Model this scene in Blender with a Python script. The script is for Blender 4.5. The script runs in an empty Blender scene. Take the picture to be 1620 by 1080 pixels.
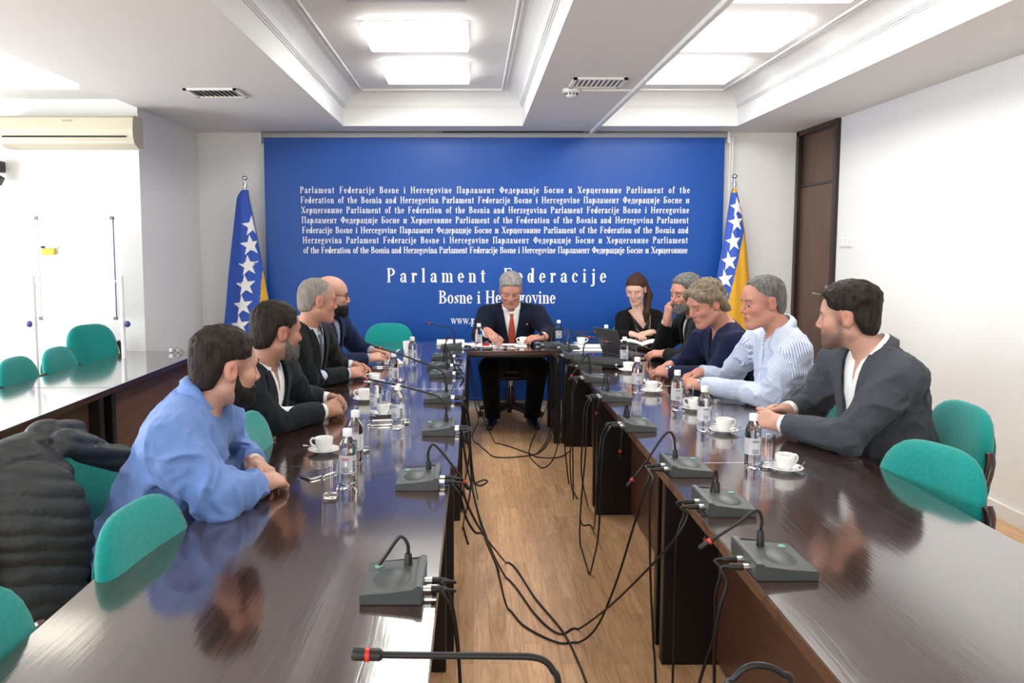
import bpy, bmesh, math, random
import numpy as np
from mathutils import Vector, Matrix
random.seed(7)
rng = np.random.RandomState(5)
PI = math.pi
SC = bpy.context.scene
COL = SC.collection

# ------------------------------------------------------------------ camera, world, lights, exposure
CAM_F, CAM_X, CAM_Y, CAM_H = 1300.0, 749.0, 506.0, 1.55      # focal length and principal point in pixels of 1620x1080
CAM_TILT = math.atan(0.0892)
cam_data = bpy.data.cameras.new('camera')
cam_data.sensor_fit = 'HORIZONTAL'
cam_data.sensor_width = 36.0
cam_data.lens = CAM_F / 1620.0 * 36.0
cam_data.shift_x = (810.0 - CAM_X) / 1620.0
cam_data.shift_y = -(540.0 - CAM_Y) / 1620.0
cam_data.clip_start = 0.05
cam = bpy.data.objects.new('camera', cam_data)
cam.location = (0, 0, CAM_H)
cam.rotation_euler = (PI / 2 - CAM_TILT, 0, 0)
COL.objects.link(cam)
SC.camera = cam

world = bpy.data.worlds.new('daylight')
world.use_nodes = True
world.node_tree.nodes['Background'].inputs[0].default_value = (0.80, 0.90, 1.0, 1)
world.node_tree.nodes['Background'].inputs[1].default_value = 1.0
SC.world = world

LIGHT_WINDOW = 52.0
LIGHT_LAMP = 12.5
def area(name, loc, rot, sx, sy, power, color):
    l = bpy.data.lights.new(name, 'AREA')
    l.shape = 'RECTANGLE'; l.size = sx; l.size_y = sy
    l.energy = power; l.color = color
    o = bpy.data.objects.new(name, l)
    o.location = loc; o.rotation_euler = rot
    COL.objects.link(o)
    return o
WINDOWS_LEFT = [(-1.9, 1.5), (0.1, 1.5), (2.1, 1.5), (4.75, 1.9)]         # centre along y, width, in the left wall
for wy, ww in WINDOWS_LEFT:
    area('window_daylight', (-4.62, wy, 1.62), (0, -PI / 2, 0), 1.35, ww - 0.1, LIGHT_WINDOW * (1.35 if wy > 4 else 1.0), (0.93, 0.97, 1.0))
WINDOWS_FRONT = [(-2.6, 1.7), (0.2, 1.7)]                                 # centre along x, in the wall behind the camera
for wx, ww in WINDOWS_FRONT:
    area('window_daylight', (wx, -3.62, 1.62), (PI / 2, 0, 0), ww - 0.1, 1.35, LIGHT_WINDOW * 0.8, (0.96, 0.98, 1.0))

SC.view_settings.view_transform = 'Standard'
SC.view_settings.look = 'None'
SC.view_settings.gamma = 1.0
SC.view_settings.use_curve_mapping = False
SC.view_settings.exposure = 0.5

# ------------------------------------------------------------------ helpers
_c, _s = math.cos(CAM_TILT), math.sin(CAM_TILT)
def ray(x, y):
    a = (x - CAM_X) / CAM_F; b = -(y - CAM_Y) / CAM_F
    return Vector((a, _c + b * _s, -_s + b * _c))
def aY(x, y, Y):
    d = ray(x, y); return Vector((0, 0, CAM_H)) + d * (Y / d.y)
def aZ(x, y, z):
    d = ray(x, y); return Vector((0, 0, CAM_H)) + d * ((z - CAM_H) / d.z)

def mat(name, color, rough=0.5, metal=0.0, spec=0.5, sheen=0.0, coat=0.0, emit=None, estr=0.0, trans=0.0, ior=1.45,
        bump=None, vary=None, alpha=1.0, sss=0.0, bstr=0.3, stretch=(1, 1, 1)):
    m = bpy.data.materials.new(name)
    m.use_nodes = True
    nt = m.node_tree; b = nt.nodes['Principled BSDF']
    b.inputs['Base Color'].default_value = (*color, 1)
    b.inputs['Roughness'].default_value = rough
    b.inputs['Metallic'].default_value = metal
    b.inputs['Specular IOR Level'].default_value = spec
    b.inputs['IOR'].default_value = ior
    b.inputs['Transmission Weight'].default_value = trans
    b.inputs['Sheen Weight'].default_value = sheen
    b.inputs['Coat Weight'].default_value = coat
    b.inputs['Alpha'].default_value = alpha
    if sss:
        b.inputs['Subsurface Weight'].default_value = sss
        b.inputs['Subsurface Radius'].default_value = (0.012, 0.005, 0.003)
        b.inputs['Subsurface Scale'].default_value = 0.6
    if emit:
        b.inputs['Emission Color'].default_value = (*emit, 1)
        b.inputs['Emission Strength'].default_value = estr
    tc = None
    if bump or vary:
        tc = nt.nodes.new('ShaderNodeTexCoord')
        mp = nt.nodes.new('ShaderNodeMapping'); mp.inputs['Scale'].default_value = stretch
        nt.links.new(tc.outputs['Object'], mp.inputs['Vector'])
    if vary:                                                    # (scale, other colour)
        n = nt.nodes.new('ShaderNodeTexNoise'); n.inputs['Scale'].default_value = vary[0]; n.inputs['Detail'].default_value = 5
        mx = nt.nodes.new('ShaderNodeMix'); mx.data_type = 'RGBA'
        rp = nt.nodes.new('ShaderNodeValToRGB')
        rp.color_ramp.elements[0].position = 0.35; rp.color_ramp.elements[1].position = 0.65
        nt.links.new(mp.outputs['Vector'], n.inputs['Vector'])
        nt.links.new(n.outputs['Fac'], rp.inputs['Fac'])
        nt.links.new(rp.outputs['Color'], mx.inputs['Factor'])
        mx.inputs['A'].default_value = (*color, 1); mx.inputs['B'].default_value = (*vary[1], 1)
        nt.links.new(mx.outputs['Result'], b.inputs['Base Color'])
    if bump:                                                    # noise scale
        n = nt.nodes.new('ShaderNodeTexNoise'); n.inputs['Scale'].default_value = bump; n.inputs['Detail'].default_value = 3
        bp = nt.nodes.new('ShaderNodeBump'); bp.inputs['Strength'].default_value = bstr; bp.inputs['Distance'].default_value = 0.01
        nt.links.new(mp.outputs['Vector'], n.inputs['Vector'])
        nt.links.new(n.outputs['Fac'], bp.inputs['Height'])
        nt.links.new(bp.outputs['Normal'], b.inputs['Normal'])
    return m

class MB:
    """collects shapes into one mesh"""
    def __init__(s): s.bm = bmesh.new(); s.mi = 0
    def face(s, vs):
        try:
            f = s.bm.faces.new(vs); f.material_index = s.mi; return f
        except ValueError: return None
    def box(s, c, size, rot=None, bev=0.0, seg=2):
        M = Matrix.Translation(Vector(c)) @ (rot.to_4x4() if rot else Matrix())
        g = bmesh.ops.create_cube(s.bm, size=1.0, matrix=M @ Matrix.Diagonal((*size, 1)))
        vs = g['verts']
        fs = {f for v in vs for f in v.link_faces}
        for f in fs: f.material_index = s.mi
        if bev:
            es = list({e for v in vs for e in v.link_edges})
            bmesh.ops.bevel(s.bm, geom=es, offset=bev, segments=seg, profile=0.5, affect='EDGES', clamp_overlap=True)
        return s
    def tube(s, pts, r, n=8, cap=True):
        pts = [Vector(p) for p in pts]
        if not hasattr(r, '__len__'): r = [r] * len(pts)
        rings = []; up = None
        for i, p in enumerate(pts):
            if i == 0: t = pts[1] - p
            elif i == len(pts) - 1: t = p - pts[i - 1]
            else: t = (pts[i + 1] - p).normalized() + (p - pts[i - 1]).normalized()
            if t.length < 1e-9: t = Vector((0, 0, 1))
            t.normalize()
            if up is None:
                up = Vector((0, 0, 1)) if abs(t.z) < 0.9 else Vector((1, 0, 0))
            up = (up - t * up.dot(t))
            if up.length < 1e-6: up = t.orthogonal()
            up.normalize(); sd = t.cross(up)
            rings.append([s.bm.verts.new(p + (up * math.cos(2 * PI * k / n) + sd * math.sin(2 * PI * k / n)) * r[i]) for k in range(n)])
        for a, b in zip(rings, rings[1:]):
            for k in range(n): s.face((a[k], b[k], b[(k + 1) % n], a[(k + 1) % n]))
        if cap:
            s.face(rings[0]); s.face(rings[-1][::-1])
        return s
    def lathe(s, prof, c=(0, 0, 0), n=24, cap=True, M=None):
        c = Vector(c); rings = []
        for (r, z) in prof:
            ring = []
            for k in range(n):
                p = Vector((r * math.cos(2 * PI * k / n), r * math.sin(2 * PI * k / n), z))
                if M: p = M @ p
                ring.append(s.bm.verts.new(c + p))
            rings.append(ring)
        for a, b in zip(rings, rings[1:]):
            for k in range(n): s.face((a[k], a[(k + 1) % n], b[(k + 1) % n], b[k]))
        if cap:
            s.face(rings[0][::-1]); s.face(rings[-1])
        return s
    def ball(s, c, r, u=16, v=10, M=None):
        mm = Matrix.Translation(Vector(c)) @ (M.to_4x4() if M else Matrix()) @ Matrix.Diagonal((*(r if hasattr(r, '__len__') else (r, r, r)), 1))
        g = bmesh.ops.create_uvsphere(s.bm, u_segments=u, v_segments=v, radius=1.0, matrix=mm)
        for f in {f for q in g['verts'] for f in q.link_faces}: f.material_index = s.mi
        return s
    def prism(s, poly, z0, z1, M=None):
        """poly: list of (x, y); extruded along z"""
        M = M or Matrix()
        a = [s.bm.verts.new(M @ Vector((x, y, z0))) for x, y in poly]
        b = [s.bm.verts.new(M @ Vector((x, y, z1))) for x, y in poly]
        n = len(poly)
        for k in range(n): s.face((a[k], a[(k + 1) % n], b[(k + 1) % n], b[k]))
        s.face(a[::-1]); s.face(b)
        return s
    def grid(s, P, closeu=False, closev=False):
        """P[i][j] points"""
        V = [[s.bm.verts.new(p) for p in row] for row in P]
        n, m = len(V), len(V[0])
        for i in range(n if closeu else n - 1):
            for j in range(m if closev else m - 1):
                s.face((V[i][j], V[(i + 1) % n][j], V[(i + 1) % n][(j + 1) % m], V[i][(j + 1) % m]))
        return V
    def build(s, name, m, parent=None, smooth=False, recalc=True):
        if recalc: bmesh.ops.recalc_face_normals(s.bm, faces=s.bm.faces[:])
        me = bpy.data.meshes.new(name); s.bm.to_mesh(me); s.bm.free()
        for x in (m if isinstance(m, (list, tuple)) else [m]): me.materials.append(x)
        if smooth:
            me.polygons.foreach_set('use_smooth', [True] * len(me.polygons))
            if smooth != 'all':
                try: me.set_sharp_from_angle(angle=math.radians(40))
                except Exception: pass
        o = bpy.data.objects.new(name, me); COL.objects.link(o)
        if parent: o.parent = parent
        return o

def tag(o, label=None, cat=None, group=None, kind=None):
    if label: o['label'] = label
    if cat: o['category'] = cat
    if group: o['group'] = group
    if kind: o['kind'] = kind
    return o
def thing(name, label, cat, loc=(0, 0, 0), rz=0.0, group=None):
    o = bpy.data.objects.new(name, None); COL.objects.link(o)
    o.empty_display_size = 0.05
    o.location = loc; o.rotation_euler = (0, 0, rz)
    return tag(o, label, cat, group)
def struct(o): o['kind'] = 'structure'; return o
def dup(root, loc, rz, label, group=None):
    def cp(o, par):
        c = o.copy(); COL.objects.link(c)
        if par: c.parent = par
        for ch in o.children: cp(ch, c)
        return c
    r = cp(root, None); r.location = loc; r.rotation_euler = (0, 0, rz); r['label'] = label
    if group: r['group'] = group
    return r
def smooth_path(pts, n=8):
    """Catmull-Rom through the points"""
    P = [Vector(p) for p in pts]; out = []
    P = [P[0] * 2 - P[1]] + P + [P[-1] * 2 - P[-2]]
    for i in range(1, len(P) - 2):
        for k in range(n):
            t = k / n
            out.append(0.5 * ((2 * P[i]) + (-P[i - 1] + P[i + 1]) * t + (2 * P[i - 1] - 5 * P[i] + 4 * P[i + 1] - P[i + 2]) * t * t
                              + (-P[i - 1] + 3 * P[i] - 3 * P[i + 1] + P[i + 2]) * t ** 3))
    out.append(P[-2]); return out

# ------------------------------------------------------------------ materials
M_wall = mat('white_paint', (0.80, 0.80, 0.79), 0.6, bump=60, bstr=0.05)
M_ceil = mat('ceiling_paint', (0.74, 0.74, 0.74), 0.7)
M_white = mat('white_plastic', (0.82, 0.82, 0.80), 0.4)
M_cream = mat('cream_plastic', (0.80, 0.76, 0.64), 0.4)
M_black = mat('black_plastic', (0.010, 0.010, 0.011), 0.45)
M_cable = mat('black_rubber', (0.008, 0.008, 0.009), 0.5)
M_grey = mat('grey_plastic', (0.055, 0.062, 0.062), 0.42, bump=900, bstr=0.1)
M_metal = mat('brushed_metal', (0.62, 0.62, 0.62), 0.28, metal=1.0)
M_chrome = mat('chrome', (0.80, 0.80, 0.80), 0.10, metal=1.0)
M_red = mat('red_ring', (0.60, 0.03, 0.02), 0.35)
M_green = mat('green_button', (0.16, 0.36, 0.27), 0.35)
M_teal = mat('teal_fabric', (0.006, 0.270, 0.245), 0.85, spec=0.2, sheen=0.25, bump=450, bstr=0.25, vary=(90, (0.004, 0.225, 0.205)))
M_brown = mat('brown_wood_trim', (0.030, 0.012, 0.009), 0.30, coat=0.3)
M_paper = mat('white_paper', (0.85, 0.85, 0.84), 0.6)
M_porc = mat('white_porcelain', (0.84, 0.84, 0.82), 0.12, coat=0.5)
M_glass = mat('clear_glass', (1, 1, 1), 0.0, trans=1.0, ior=1.45)
M_pet = mat('clear_plastic', (1, 1, 1), 0.02, trans=1.0, ior=1.30)
M_water = mat('water', (1, 1, 1), 0.0, trans=1.0, ior=1.33)
M_lamp = mat('lit_diffuser', (0.9, 0.9, 0.9), 0.4, emit=(1.0, 0.98, 0.93), estr=LIGHT_LAMP)
M_lampoff = mat('unlit_diffuser', (0.60, 0.60, 0.60), 0.4)

def wood_table():
    m = mat('dark_table_wood', (0.020, 0.009, 0.007), 0.16, spec=0.55, coat=1.0)
    nt = m.node_tree; b = nt.nodes['Principled BSDF']
    b.inputs['Coat Roughness'].default_value = 0.085
    b.inputs['Coat IOR'].default_value = 2.0
    tc = nt.nodes.new('ShaderNodeTexCoord'); mp = nt.nodes.new('ShaderNodeMapping')
    mp.inputs['Scale'].default_value = (30, 1.6, 30)
    nt.links.new(tc.outputs['Object'], mp.inputs['Vector'])
    n = nt.nodes.new('ShaderNodeTexNoise'); n.inputs['Scale'].default_value = 3.0; n.inputs['Detail'].default_value = 6; n.inputs['Distortion'].default_value = 0.6
    nt.links.new(mp.outputs['Vector'], n.inputs['Vector'])
    mx = nt.nodes.new('ShaderNodeValToRGB')
    mx.color_ramp.elements[0].position = 0.35; mx.color_ramp.elements[0].color = (0.018, 0.0085, 0.0065, 1)
    mx.color_ramp.elements[1].position = 0.70; mx.color_ramp.elements[1].color = (0.060, 0.027, 0.019, 1)
    nt.links.new(n.outputs['Fac'], mx.inputs['Fac']); nt.links.new(mx.outputs['Color'], b.inputs['Base Color'])
    bp = nt.nodes.new('ShaderNodeBump'); bp.inputs['Strength'].default_value = 0.05; bp.inputs['Distance'].default_value = 0.004
    nt.links.new(n.outputs['Fac'], bp.inputs['Height']); nt.links.new(bp.outputs['Normal'], b.inputs['Normal']); nt.links.new(bp.outputs['Normal'], b.inputs['Coat Normal'])
    return m
M_table = wood_table()
M_tedge = mat('table_edge_band', (0.060, 0.020, 0.012), 0.25, coat=0.3)
M_panel = mat('table_panel_wood', (0.150, 0.075, 0.050), 0.30, spec=0.4, vary=(6, (0.105, 0.050, 0.034)), stretch=(1, 1, 9))
M_dark = mat('shaded_black_table_leg', (0.006, 0.005, 0.005), 0.35)  # near black: the shade on the panel ends is put into the colour

def floor_mat():
    m = mat('laminate_floor', (0.4, 0.2, 0.1), 0.28, spec=0.5)
    nt = m.node_tree; b = nt.nodes['Principled BSDF']
    tc = nt.nodes.new('ShaderNodeTexCoord'); mp = nt.nodes.new('ShaderNodeMapping')
    mp.inputs['Rotation'].default_value = (0, 0, PI / 2)
    nt.links.new(tc.outputs['Object'], mp.inputs['Vector'])
    br = nt.nodes.new('ShaderNodeTexBrick')
    br.inputs['Scale'].default_value = 1.0; br.inputs['Brick Width'].default_value = 0.42; br.inputs['Row Height'].default_value = 0.066
    br.inputs['Mortar Size'].default_value = 0.0006; br.inputs['Mortar Smooth'].default_value = 0.3; br.offset = 0.37; br.offset_frequency = 3
    br.inputs['Color1'].default_value = (0.74, 0.47, 0.27, 1); br.inputs['Color2'].default_value = (0.56, 0.34, 0.185, 1)
    br.inputs['Mortar'].default_value = (0.28, 0.15, 0.075, 1)
    nt.links.new(mp.outputs['Vector'], br.inputs['Vector'])
    m2 = nt.nodes.new('ShaderNodeMapping'); m2.inputs['Scale'].default_value = (14, 1.2, 1)
    nt.links.new(tc.outputs['Object'], m2.inputs['Vector'])
    n = nt.nodes.new('ShaderNodeTexNoise'); n.inputs['Scale'].default_value = 3.0; n.inputs['Detail'].default_value = 6; n.inputs['Distortion'].default_value = 1.6
    nt.links.new(m2.outputs['Vector'], n.inputs['Vector'])
    rp = nt.nodes.new('ShaderNodeValToRGB')
    rp.color_ramp.elements[0].position = 0.3; rp.color_ramp.elements[0].color = (0.72, 0.68, 0.62, 1)
    rp.color_ramp.elements[1].position = 0.7; rp.color_ramp.elements[1].color = (1.12, 1.10, 1.05, 1)
    nt.links.new(n.outputs['Fac'], rp.inputs['Fac'])
    mx = nt.nodes.new('ShaderNodeMix'); mx.data_type = 'RGBA'; mx.blend_type = 'MULTIPLY'; mx.inputs['Factor'].default_value = 1.0
    nt.links.new(br.outputs['Color'], mx.inputs['A']); nt.links.new(rp.outputs['Color'], mx.inputs['B'])
    nt.links.new(mx.outputs['Result'], b.inputs['Base Color'])
    return m
M_floor = floor_mat()
M_door = mat('brown_door_veneer', (0.115, 0.058, 0.033), 0.35, vary=(4, (0.085, 0.042, 0.024)), stretch=(6, 6, 0.6))
M_frame = mat('dark_door_frame', (0.022, 0.012, 0.009), 0.35)

# ------------------------------------------------------------------ room shell
ZL, ZB, ZF = 2.607, 2.775, 2.890                       # low ceiling, top of the coffer band, coffer ceiling
XR, XL, XS, YB, YA, YF = 3.03, -4.5, -2.57, 7.77, 6.40, -3.5
def slab(name, lo, hi, m, parent=None):
    b = MB(); lo = Vector(lo); hi = Vector(hi)
    b.box((lo + hi) / 2, hi - lo)
    return b.build(name, m, parent)
struct(slab('floor', (XL - 0.2, YF - 0.2, -0.1), (XR + 0.2, YB + 0.2, 0), M_floor))
struct(slab('wall_back', (XS - 0.1, YB, 0), (XR + 0.2, YB + 0.15, 3.1), M_wall))
struct(slab('wall_alcove', (XL - 0.2, YA, 0), (XS, YA + 0.15, 3.1), M_wall))
struct(slab('wall_corner', (XS - 0.15, YA + 0.15, 0), (XS, YB, 3.1), M_wall))
# right wall with the door opening at its far end
DY0, DY1 = 6.93, 7.74
b = MB()
b.box((XR + 0.1, (YF + DY0) / 2, 1.5), (0.2, DY0 - YF, 3.2))
b.box((XR + 0.1, (DY1 + YB) / 2, 1.5), (0.2, YB - DY1, 3.2))
struct(b.build('wall_right', M_wall))
def wall_with_openings(name, along, fixed, a0, a1, opens, z0, z1, thick):
    b = MB()
    def seg(p0, p1, q0, q1):
        if along == 'y': b.box((fixed, (p0 + p1) / 2, (q0 + q1) / 2), (thick, p1 - p0, q1 - q0))
        else: b.box(((p0 + p1) / 2, fixed, (q0 + q1) / 2), (p1 - p0, thick, q1 - q0))
    cur = a0
    for c, w in opens:
        seg(cur, c - w / 2, 0, 3.1); seg(c - w / 2, c + w / 2, 0, z0); seg(c - w / 2, c + w / 2, z1, 3.1); cur = c + w / 2
    seg(cur, a1, 0, 3.1)
    return struct(b.build(name, M_wall))
wall_with_openings('wall_left', 'y', XL - 0.1, YF, YA, WINDOWS_LEFT, 0.92, 2.32, 0.2)
wall_with_openings('wall_front', 'x', YF - 0.1, XL, XR, WINDOWS_FRONT, 0.92, 2.32, 0.2)
wi = 0
for (c, w) in WINDOWS_LEFT:
    wi += 1; b = MB()
    for dy in (-w / 2 + 0.03, 0, w / 2 - 0.03): b.box((XL - 0.05, c + dy, 1.62), (0.06, 0.06, 1.4))
    for z in (0.95, 2.29): b.box((XL - 0.05, c, z), (0.06, w, 0.06))
    struct(b.build('window_%d' % wi, M_white))
for (c, w) in WINDOWS_FRONT:
    wi += 1; b = MB()
    for dx in (-w / 2 + 0.03, 0, w / 2 - 0.03): b.box((c + dx, YF - 0.05, 1.62), (0.06, 0.06, 1.4))
    for z in (0.95, 2.29): b.box((c, YF - 0.05, z), (w, 0.06, 0.06))
    struct(b.build('window_%d' % wi, M_white))

# ceiling: low soffit with two coffers, higher alcove strip on the left
COF = [(-1.145, 0.433, -2.4, 7.35), (1.125, 2.322, -2.4, 7.35)]
b = MB()
xs = [XS, COF[0][0], COF[0][1], COF[1][0], COF[1][1], XR + 0.2]
for i in range(5):
    if i in (1, 3):
        b.box(((xs[i] + xs[i + 1]) / 2, (COF[0][3] + YB) / 2, ZL + 0.04), (xs[i + 1] - xs[i], YB - COF[0][3], 0.08))
        b.box(((xs[i] + xs[i + 1]) / 2, (YF + COF[0][2]) / 2, ZL + 0.04), (xs[i + 1] - xs[i], COF[0][2] - YF, 0.08))
    else:
        b.box(((xs[i] + xs[i + 1]) / 2, (YF + YB) / 2, ZL + 0.04), (xs[i + 1] - xs[i], YB - YF, 0.08))
struct(b.build('ceiling', M_ceil))
struct(slab('ceiling_alcove', (XL - 0.2, YF - 0.1, 2.672), (XS, YA + 0.1, 2.80), M_ceil))
ci = 0
for (x0, x1, y0, y1) in COF:
    ci += 1
    prof = [(0.002, ZL), (0.002, ZB - 0.012), (0.010, ZB - 0.012), (0.010, ZB - 0.002), (0.020, ZB - 0.002), (0.020, ZB + 0.008), (0.028, ZB + 0.008)]
    for k in range(9):
        t = k / 8 * PI / 2
        prof.append((0.028 + 0.125 * (1 - math.cos(t)), ZB + 0.008 + (ZF - ZB - 0.010) * math.sin(t)))
    prof += [(0.158, ZF - 0.012), (0.168, ZF - 0.012), (0.170, ZF - 0.004), (0.178, ZF - 0.004), (0.180, ZF - 0.012), (0.190, ZF - 0.012), (0.194, ZF)]
    b = MB(); P = []
    for (d, z) in prof:
        P.append([Vector((x0 + d, y0 + d, z)), Vector((x1 - d, y0 + d, z)), Vector((x1 - d, y1 - d, z)), Vector((x0 + d, y1 - d, z))])
    V = b.grid(P, closev=True)
    b.face(V[-1])
    o = struct(b.build('ceiling_coffer', M_ceil, recalc=False))
    o.data.flip_normals() if o.data.polygons[0].normal.x > 0 else None
struct(slab('ceiling_roof', (XL - 0.2, YF - 0.2, 3.1), (XR + 0.2, YB + 0.2, 3.2), M_ceil))

# baseboards
struct(slab('baseboard_back', (XS, YB - 0.018, 0), (XR, YB, 0.085), M_white))
struct(slab('baseboard_right', (XR - 0.018, YF, 0), (XR, DY0 - 0.06, 0.085), M_white))
struct(slab('baseboard_corner', (XS, YA, 0), (XS + 0.018, YB - 0.018, 0.085), M_white))
struct(slab('baseboard_alcove', (XL, YA - 0.018, 0), (XS, YA, 0.085), M_white))

# door in the right wall: dark frame to the ceiling, fixed panel above the leaf
b = MB()
for y in (DY0 - 0.015, DY1 - 0.02): b.box((XR + 0.02, y, ZL / 2), (0.10, 0.06, ZL))
b.box((XR + 0.02, (DY0 + DY1) / 2, 2.585), (0.10, DY1 - DY0, 0.045)); b.box((XR + 0.03, (DY0 + DY1) / 2, 2.105), (0.07, DY1 - DY0, 0.022))
dfr = struct(b.build('door_frame', M_frame))
tp = struct(slab('trim_1', (XR + 0.015, DY0 + 0.015, 2.115), (XR + 0.05, DY1 - 0.05, 2.565), M_door))
leaf = MB(); leaf.box((XR + 0.022, (DY0 + DY1) / 2 - 0.015, 1.05), (0.04, DY1 - DY0 - 0.07, 2.08), bev=0.003)
leaf = struct(leaf.build('door_1', M_door))
hz = aY(1300, 470, 7.05)
b = MB(); b.box((XR - 0.003, 7.04, 1.09), (0.010, 0.045, 0.26), bev=0.003)
b.build('handle_plate', M_metal, leaf, smooth=True)
b = MB(); b.tube([(XR - 0.006, 7.04, 1.14), (XR - 0.055, 7.04, 1.14), (XR - 0.062, 7.05, 1.14), (XR - 0.062, 7.10, 1.142), (XR - 0.060, 7.17, 1.148)], 0.010)
b.build('handle', M_metal, leaf, smooth=True)
b = MB(); b.lathe([(0.010, 0), (0.010, 0.012)], M=Matrix.Rotation(-PI / 2, 4, 'Y'), c=(XR - 0.006, 7.04, 1.03), n=12); b.build('lock', M_black, leaf)

# ------------------------------------------------------------------ ceiling fittings
def ceiling_light(x0, x1, y0, y1, label, lit=True):
    t = thing('ceiling_light', label, 'light', ((x0 + x1) / 2, (y0 + y1) / 2, ZF), 0, 'box lights in the ceiling recesses')
    w, d = x1 - x0, y1 - y0
    b = MB(); b.box((0, 0, -0.006), (w + 0.012, d + 0.012, 0.012)); b.build('base_plate', M_white, t)
    b = MB(); b.box((0, 0, -0.036), (w, d, 0.048), bev=0.006); b.build('diffuser', M_lamp if lit else M_lampoff, t, smooth=True)
    for sx in (-1, 1):
        b = MB(); b.box((sx * (w / 2 + 0.003), 0, -0.03), (0.006, d, 0.022)); b.build('end_cap', M_white, t)
LX = (-0.67, -0.035); RX = (1.33, 1.985)
ceiling_light(*LX, 6.12, 6.65, 'lit box light farthest back in the left ceiling recess')
ceiling_light(*LX, 5.03, 5.56, 'lit box light in the left ceiling recess, one forward of the rearmost')
ceiling_light(*LX, 3.93, 4.46, 'unlit grey box light at the top edge over the left recess', lit=False)
ceiling_light(*LX, 2.0, 2.53, 'added lit box light, out of view, in the left recess nearest the camera')  # unseen lamp, added and lit to brighten the aisle and near tables
ceiling_light(*RX, 6.12, 6.65, 'lit box light farthest back in the right ceiling recess')
ceiling_light(*RX, 5.03, 5.56, 'lit box light in the right ceiling recess, one forward of the rearmost')
ceiling_light(*RX, 3.94, 4.47, 'lit box light cut off by the top edge in the right ceiling recess')
ceiling_light(*RX, 2.0, 2.53, 'added lit box light, out of view, in the right recess nearest the camera')  # also added out of view, lit to brighten the floor
# alcove ceiling lamp above the far left tables
t = thing('ceiling_light', 'pale ceiling light near the window side, above the far left table row', 'light', (-2.95, 5.6, 2.672), 0)
b = MB(); b.box((0, 0, -0.02), (0.45, 0.4, 0.04), bev=0.005); b.build('diffuser', mat('dim_diffuser', (0.9, 0.9, 0.85), 0.4, emit=(1.0, 0.95, 0.78), estr=2.0), t)

def vent(x, y, w, d, label, rot=0):
    t = thing('ceiling_vent', label, 'vent', (x, y, ZL), rot, 'ventilation grilles in the ceiling')
    b = MB()
    for s in (-1, 1):
        b.box((s * (w / 2 - 0.012), 0, -0.006), (0.024, d, 0.012)); b.box((0, s * (d / 2 - 0.012), -0.006), (w, 0.024, 0.012))
    b.build('frame', M_white, t)
    b = MB(); b.box((0, 0, -0.001), (w - 0.04, d - 0.04, 0.002)); b.build('backing', M_black, t)
    b = MB(); n = 9
    for k in range(n): b.box((-w / 2 + 0.03 + (w - 0.06) * (k + 0.5) / n, 0, -0.006), (0.016, d - 0.05, 0.003), Matrix.Rotation(0.5, 3, 'Y'))
    b.build('slat', M_cream, t)
vent(-1.77, 5.77, 0.36, 0.30, 'white grille vent in the low ceiling above the left flag')
vent(0.80, 5.42, 0.34, 0.30, 'white grille vent in the ceiling beam beside the smoke detector')
b = MB(); b.box((0.36, 7.68, ZL - 0.004), (1.29, 0.026, 0.008)); o = b.build('slot_vent', M_black); tag(o, 'long black slot vent in the ceiling above the blue banner', 'vent')
t = thing('smoke_detector', 'round white smoke detector on the ceiling beam', 'smoke detector', (0.66, 5.66, ZL))
b = MB(); b.lathe([(0.058, 0), (0.060, -0.012), (0.056, -0.024), (0.040, -0.026)], n=28); b.build('base', M_white, t, smooth=True)
b = MB(); b.lathe([(0.040, -0.022), (0.038, -0.040), (0.028, -0.052), (0.010, -0.056)], n=28); b.build('sensor_head', M_white, t, smooth=True)
b = MB()
for k in range(10):
    a = 2 * PI * k / 10; b.box((0.040 * math.cos(a), 0.040 * math.sin(a), -0.034), (0.008, 0.008, 0.012), Matrix.Rotation(a, 3, 'Z'))
b.build('sensor_slots', M_black, t)
b = MB()
for i in range(9): b.box((1.083, YF + 0.62 + i * 1.24, ZL - 0.014), (0.034, 1.24, 0.028), bev=0.006)
o = b.build('cable_duct', M_white); tag(o, 'long white cable duct running along the ceiling beam', 'cable duct')
b = MB(); b.box((0.895, 5.66, ZL - 0.007), (0.34, 0.022, 0.014), bev=0.003)
o = b.build('cable_duct', M_white); tag(o, 'short white cable duct joining the smoke detector to the long duct', 'cable duct')

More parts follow.
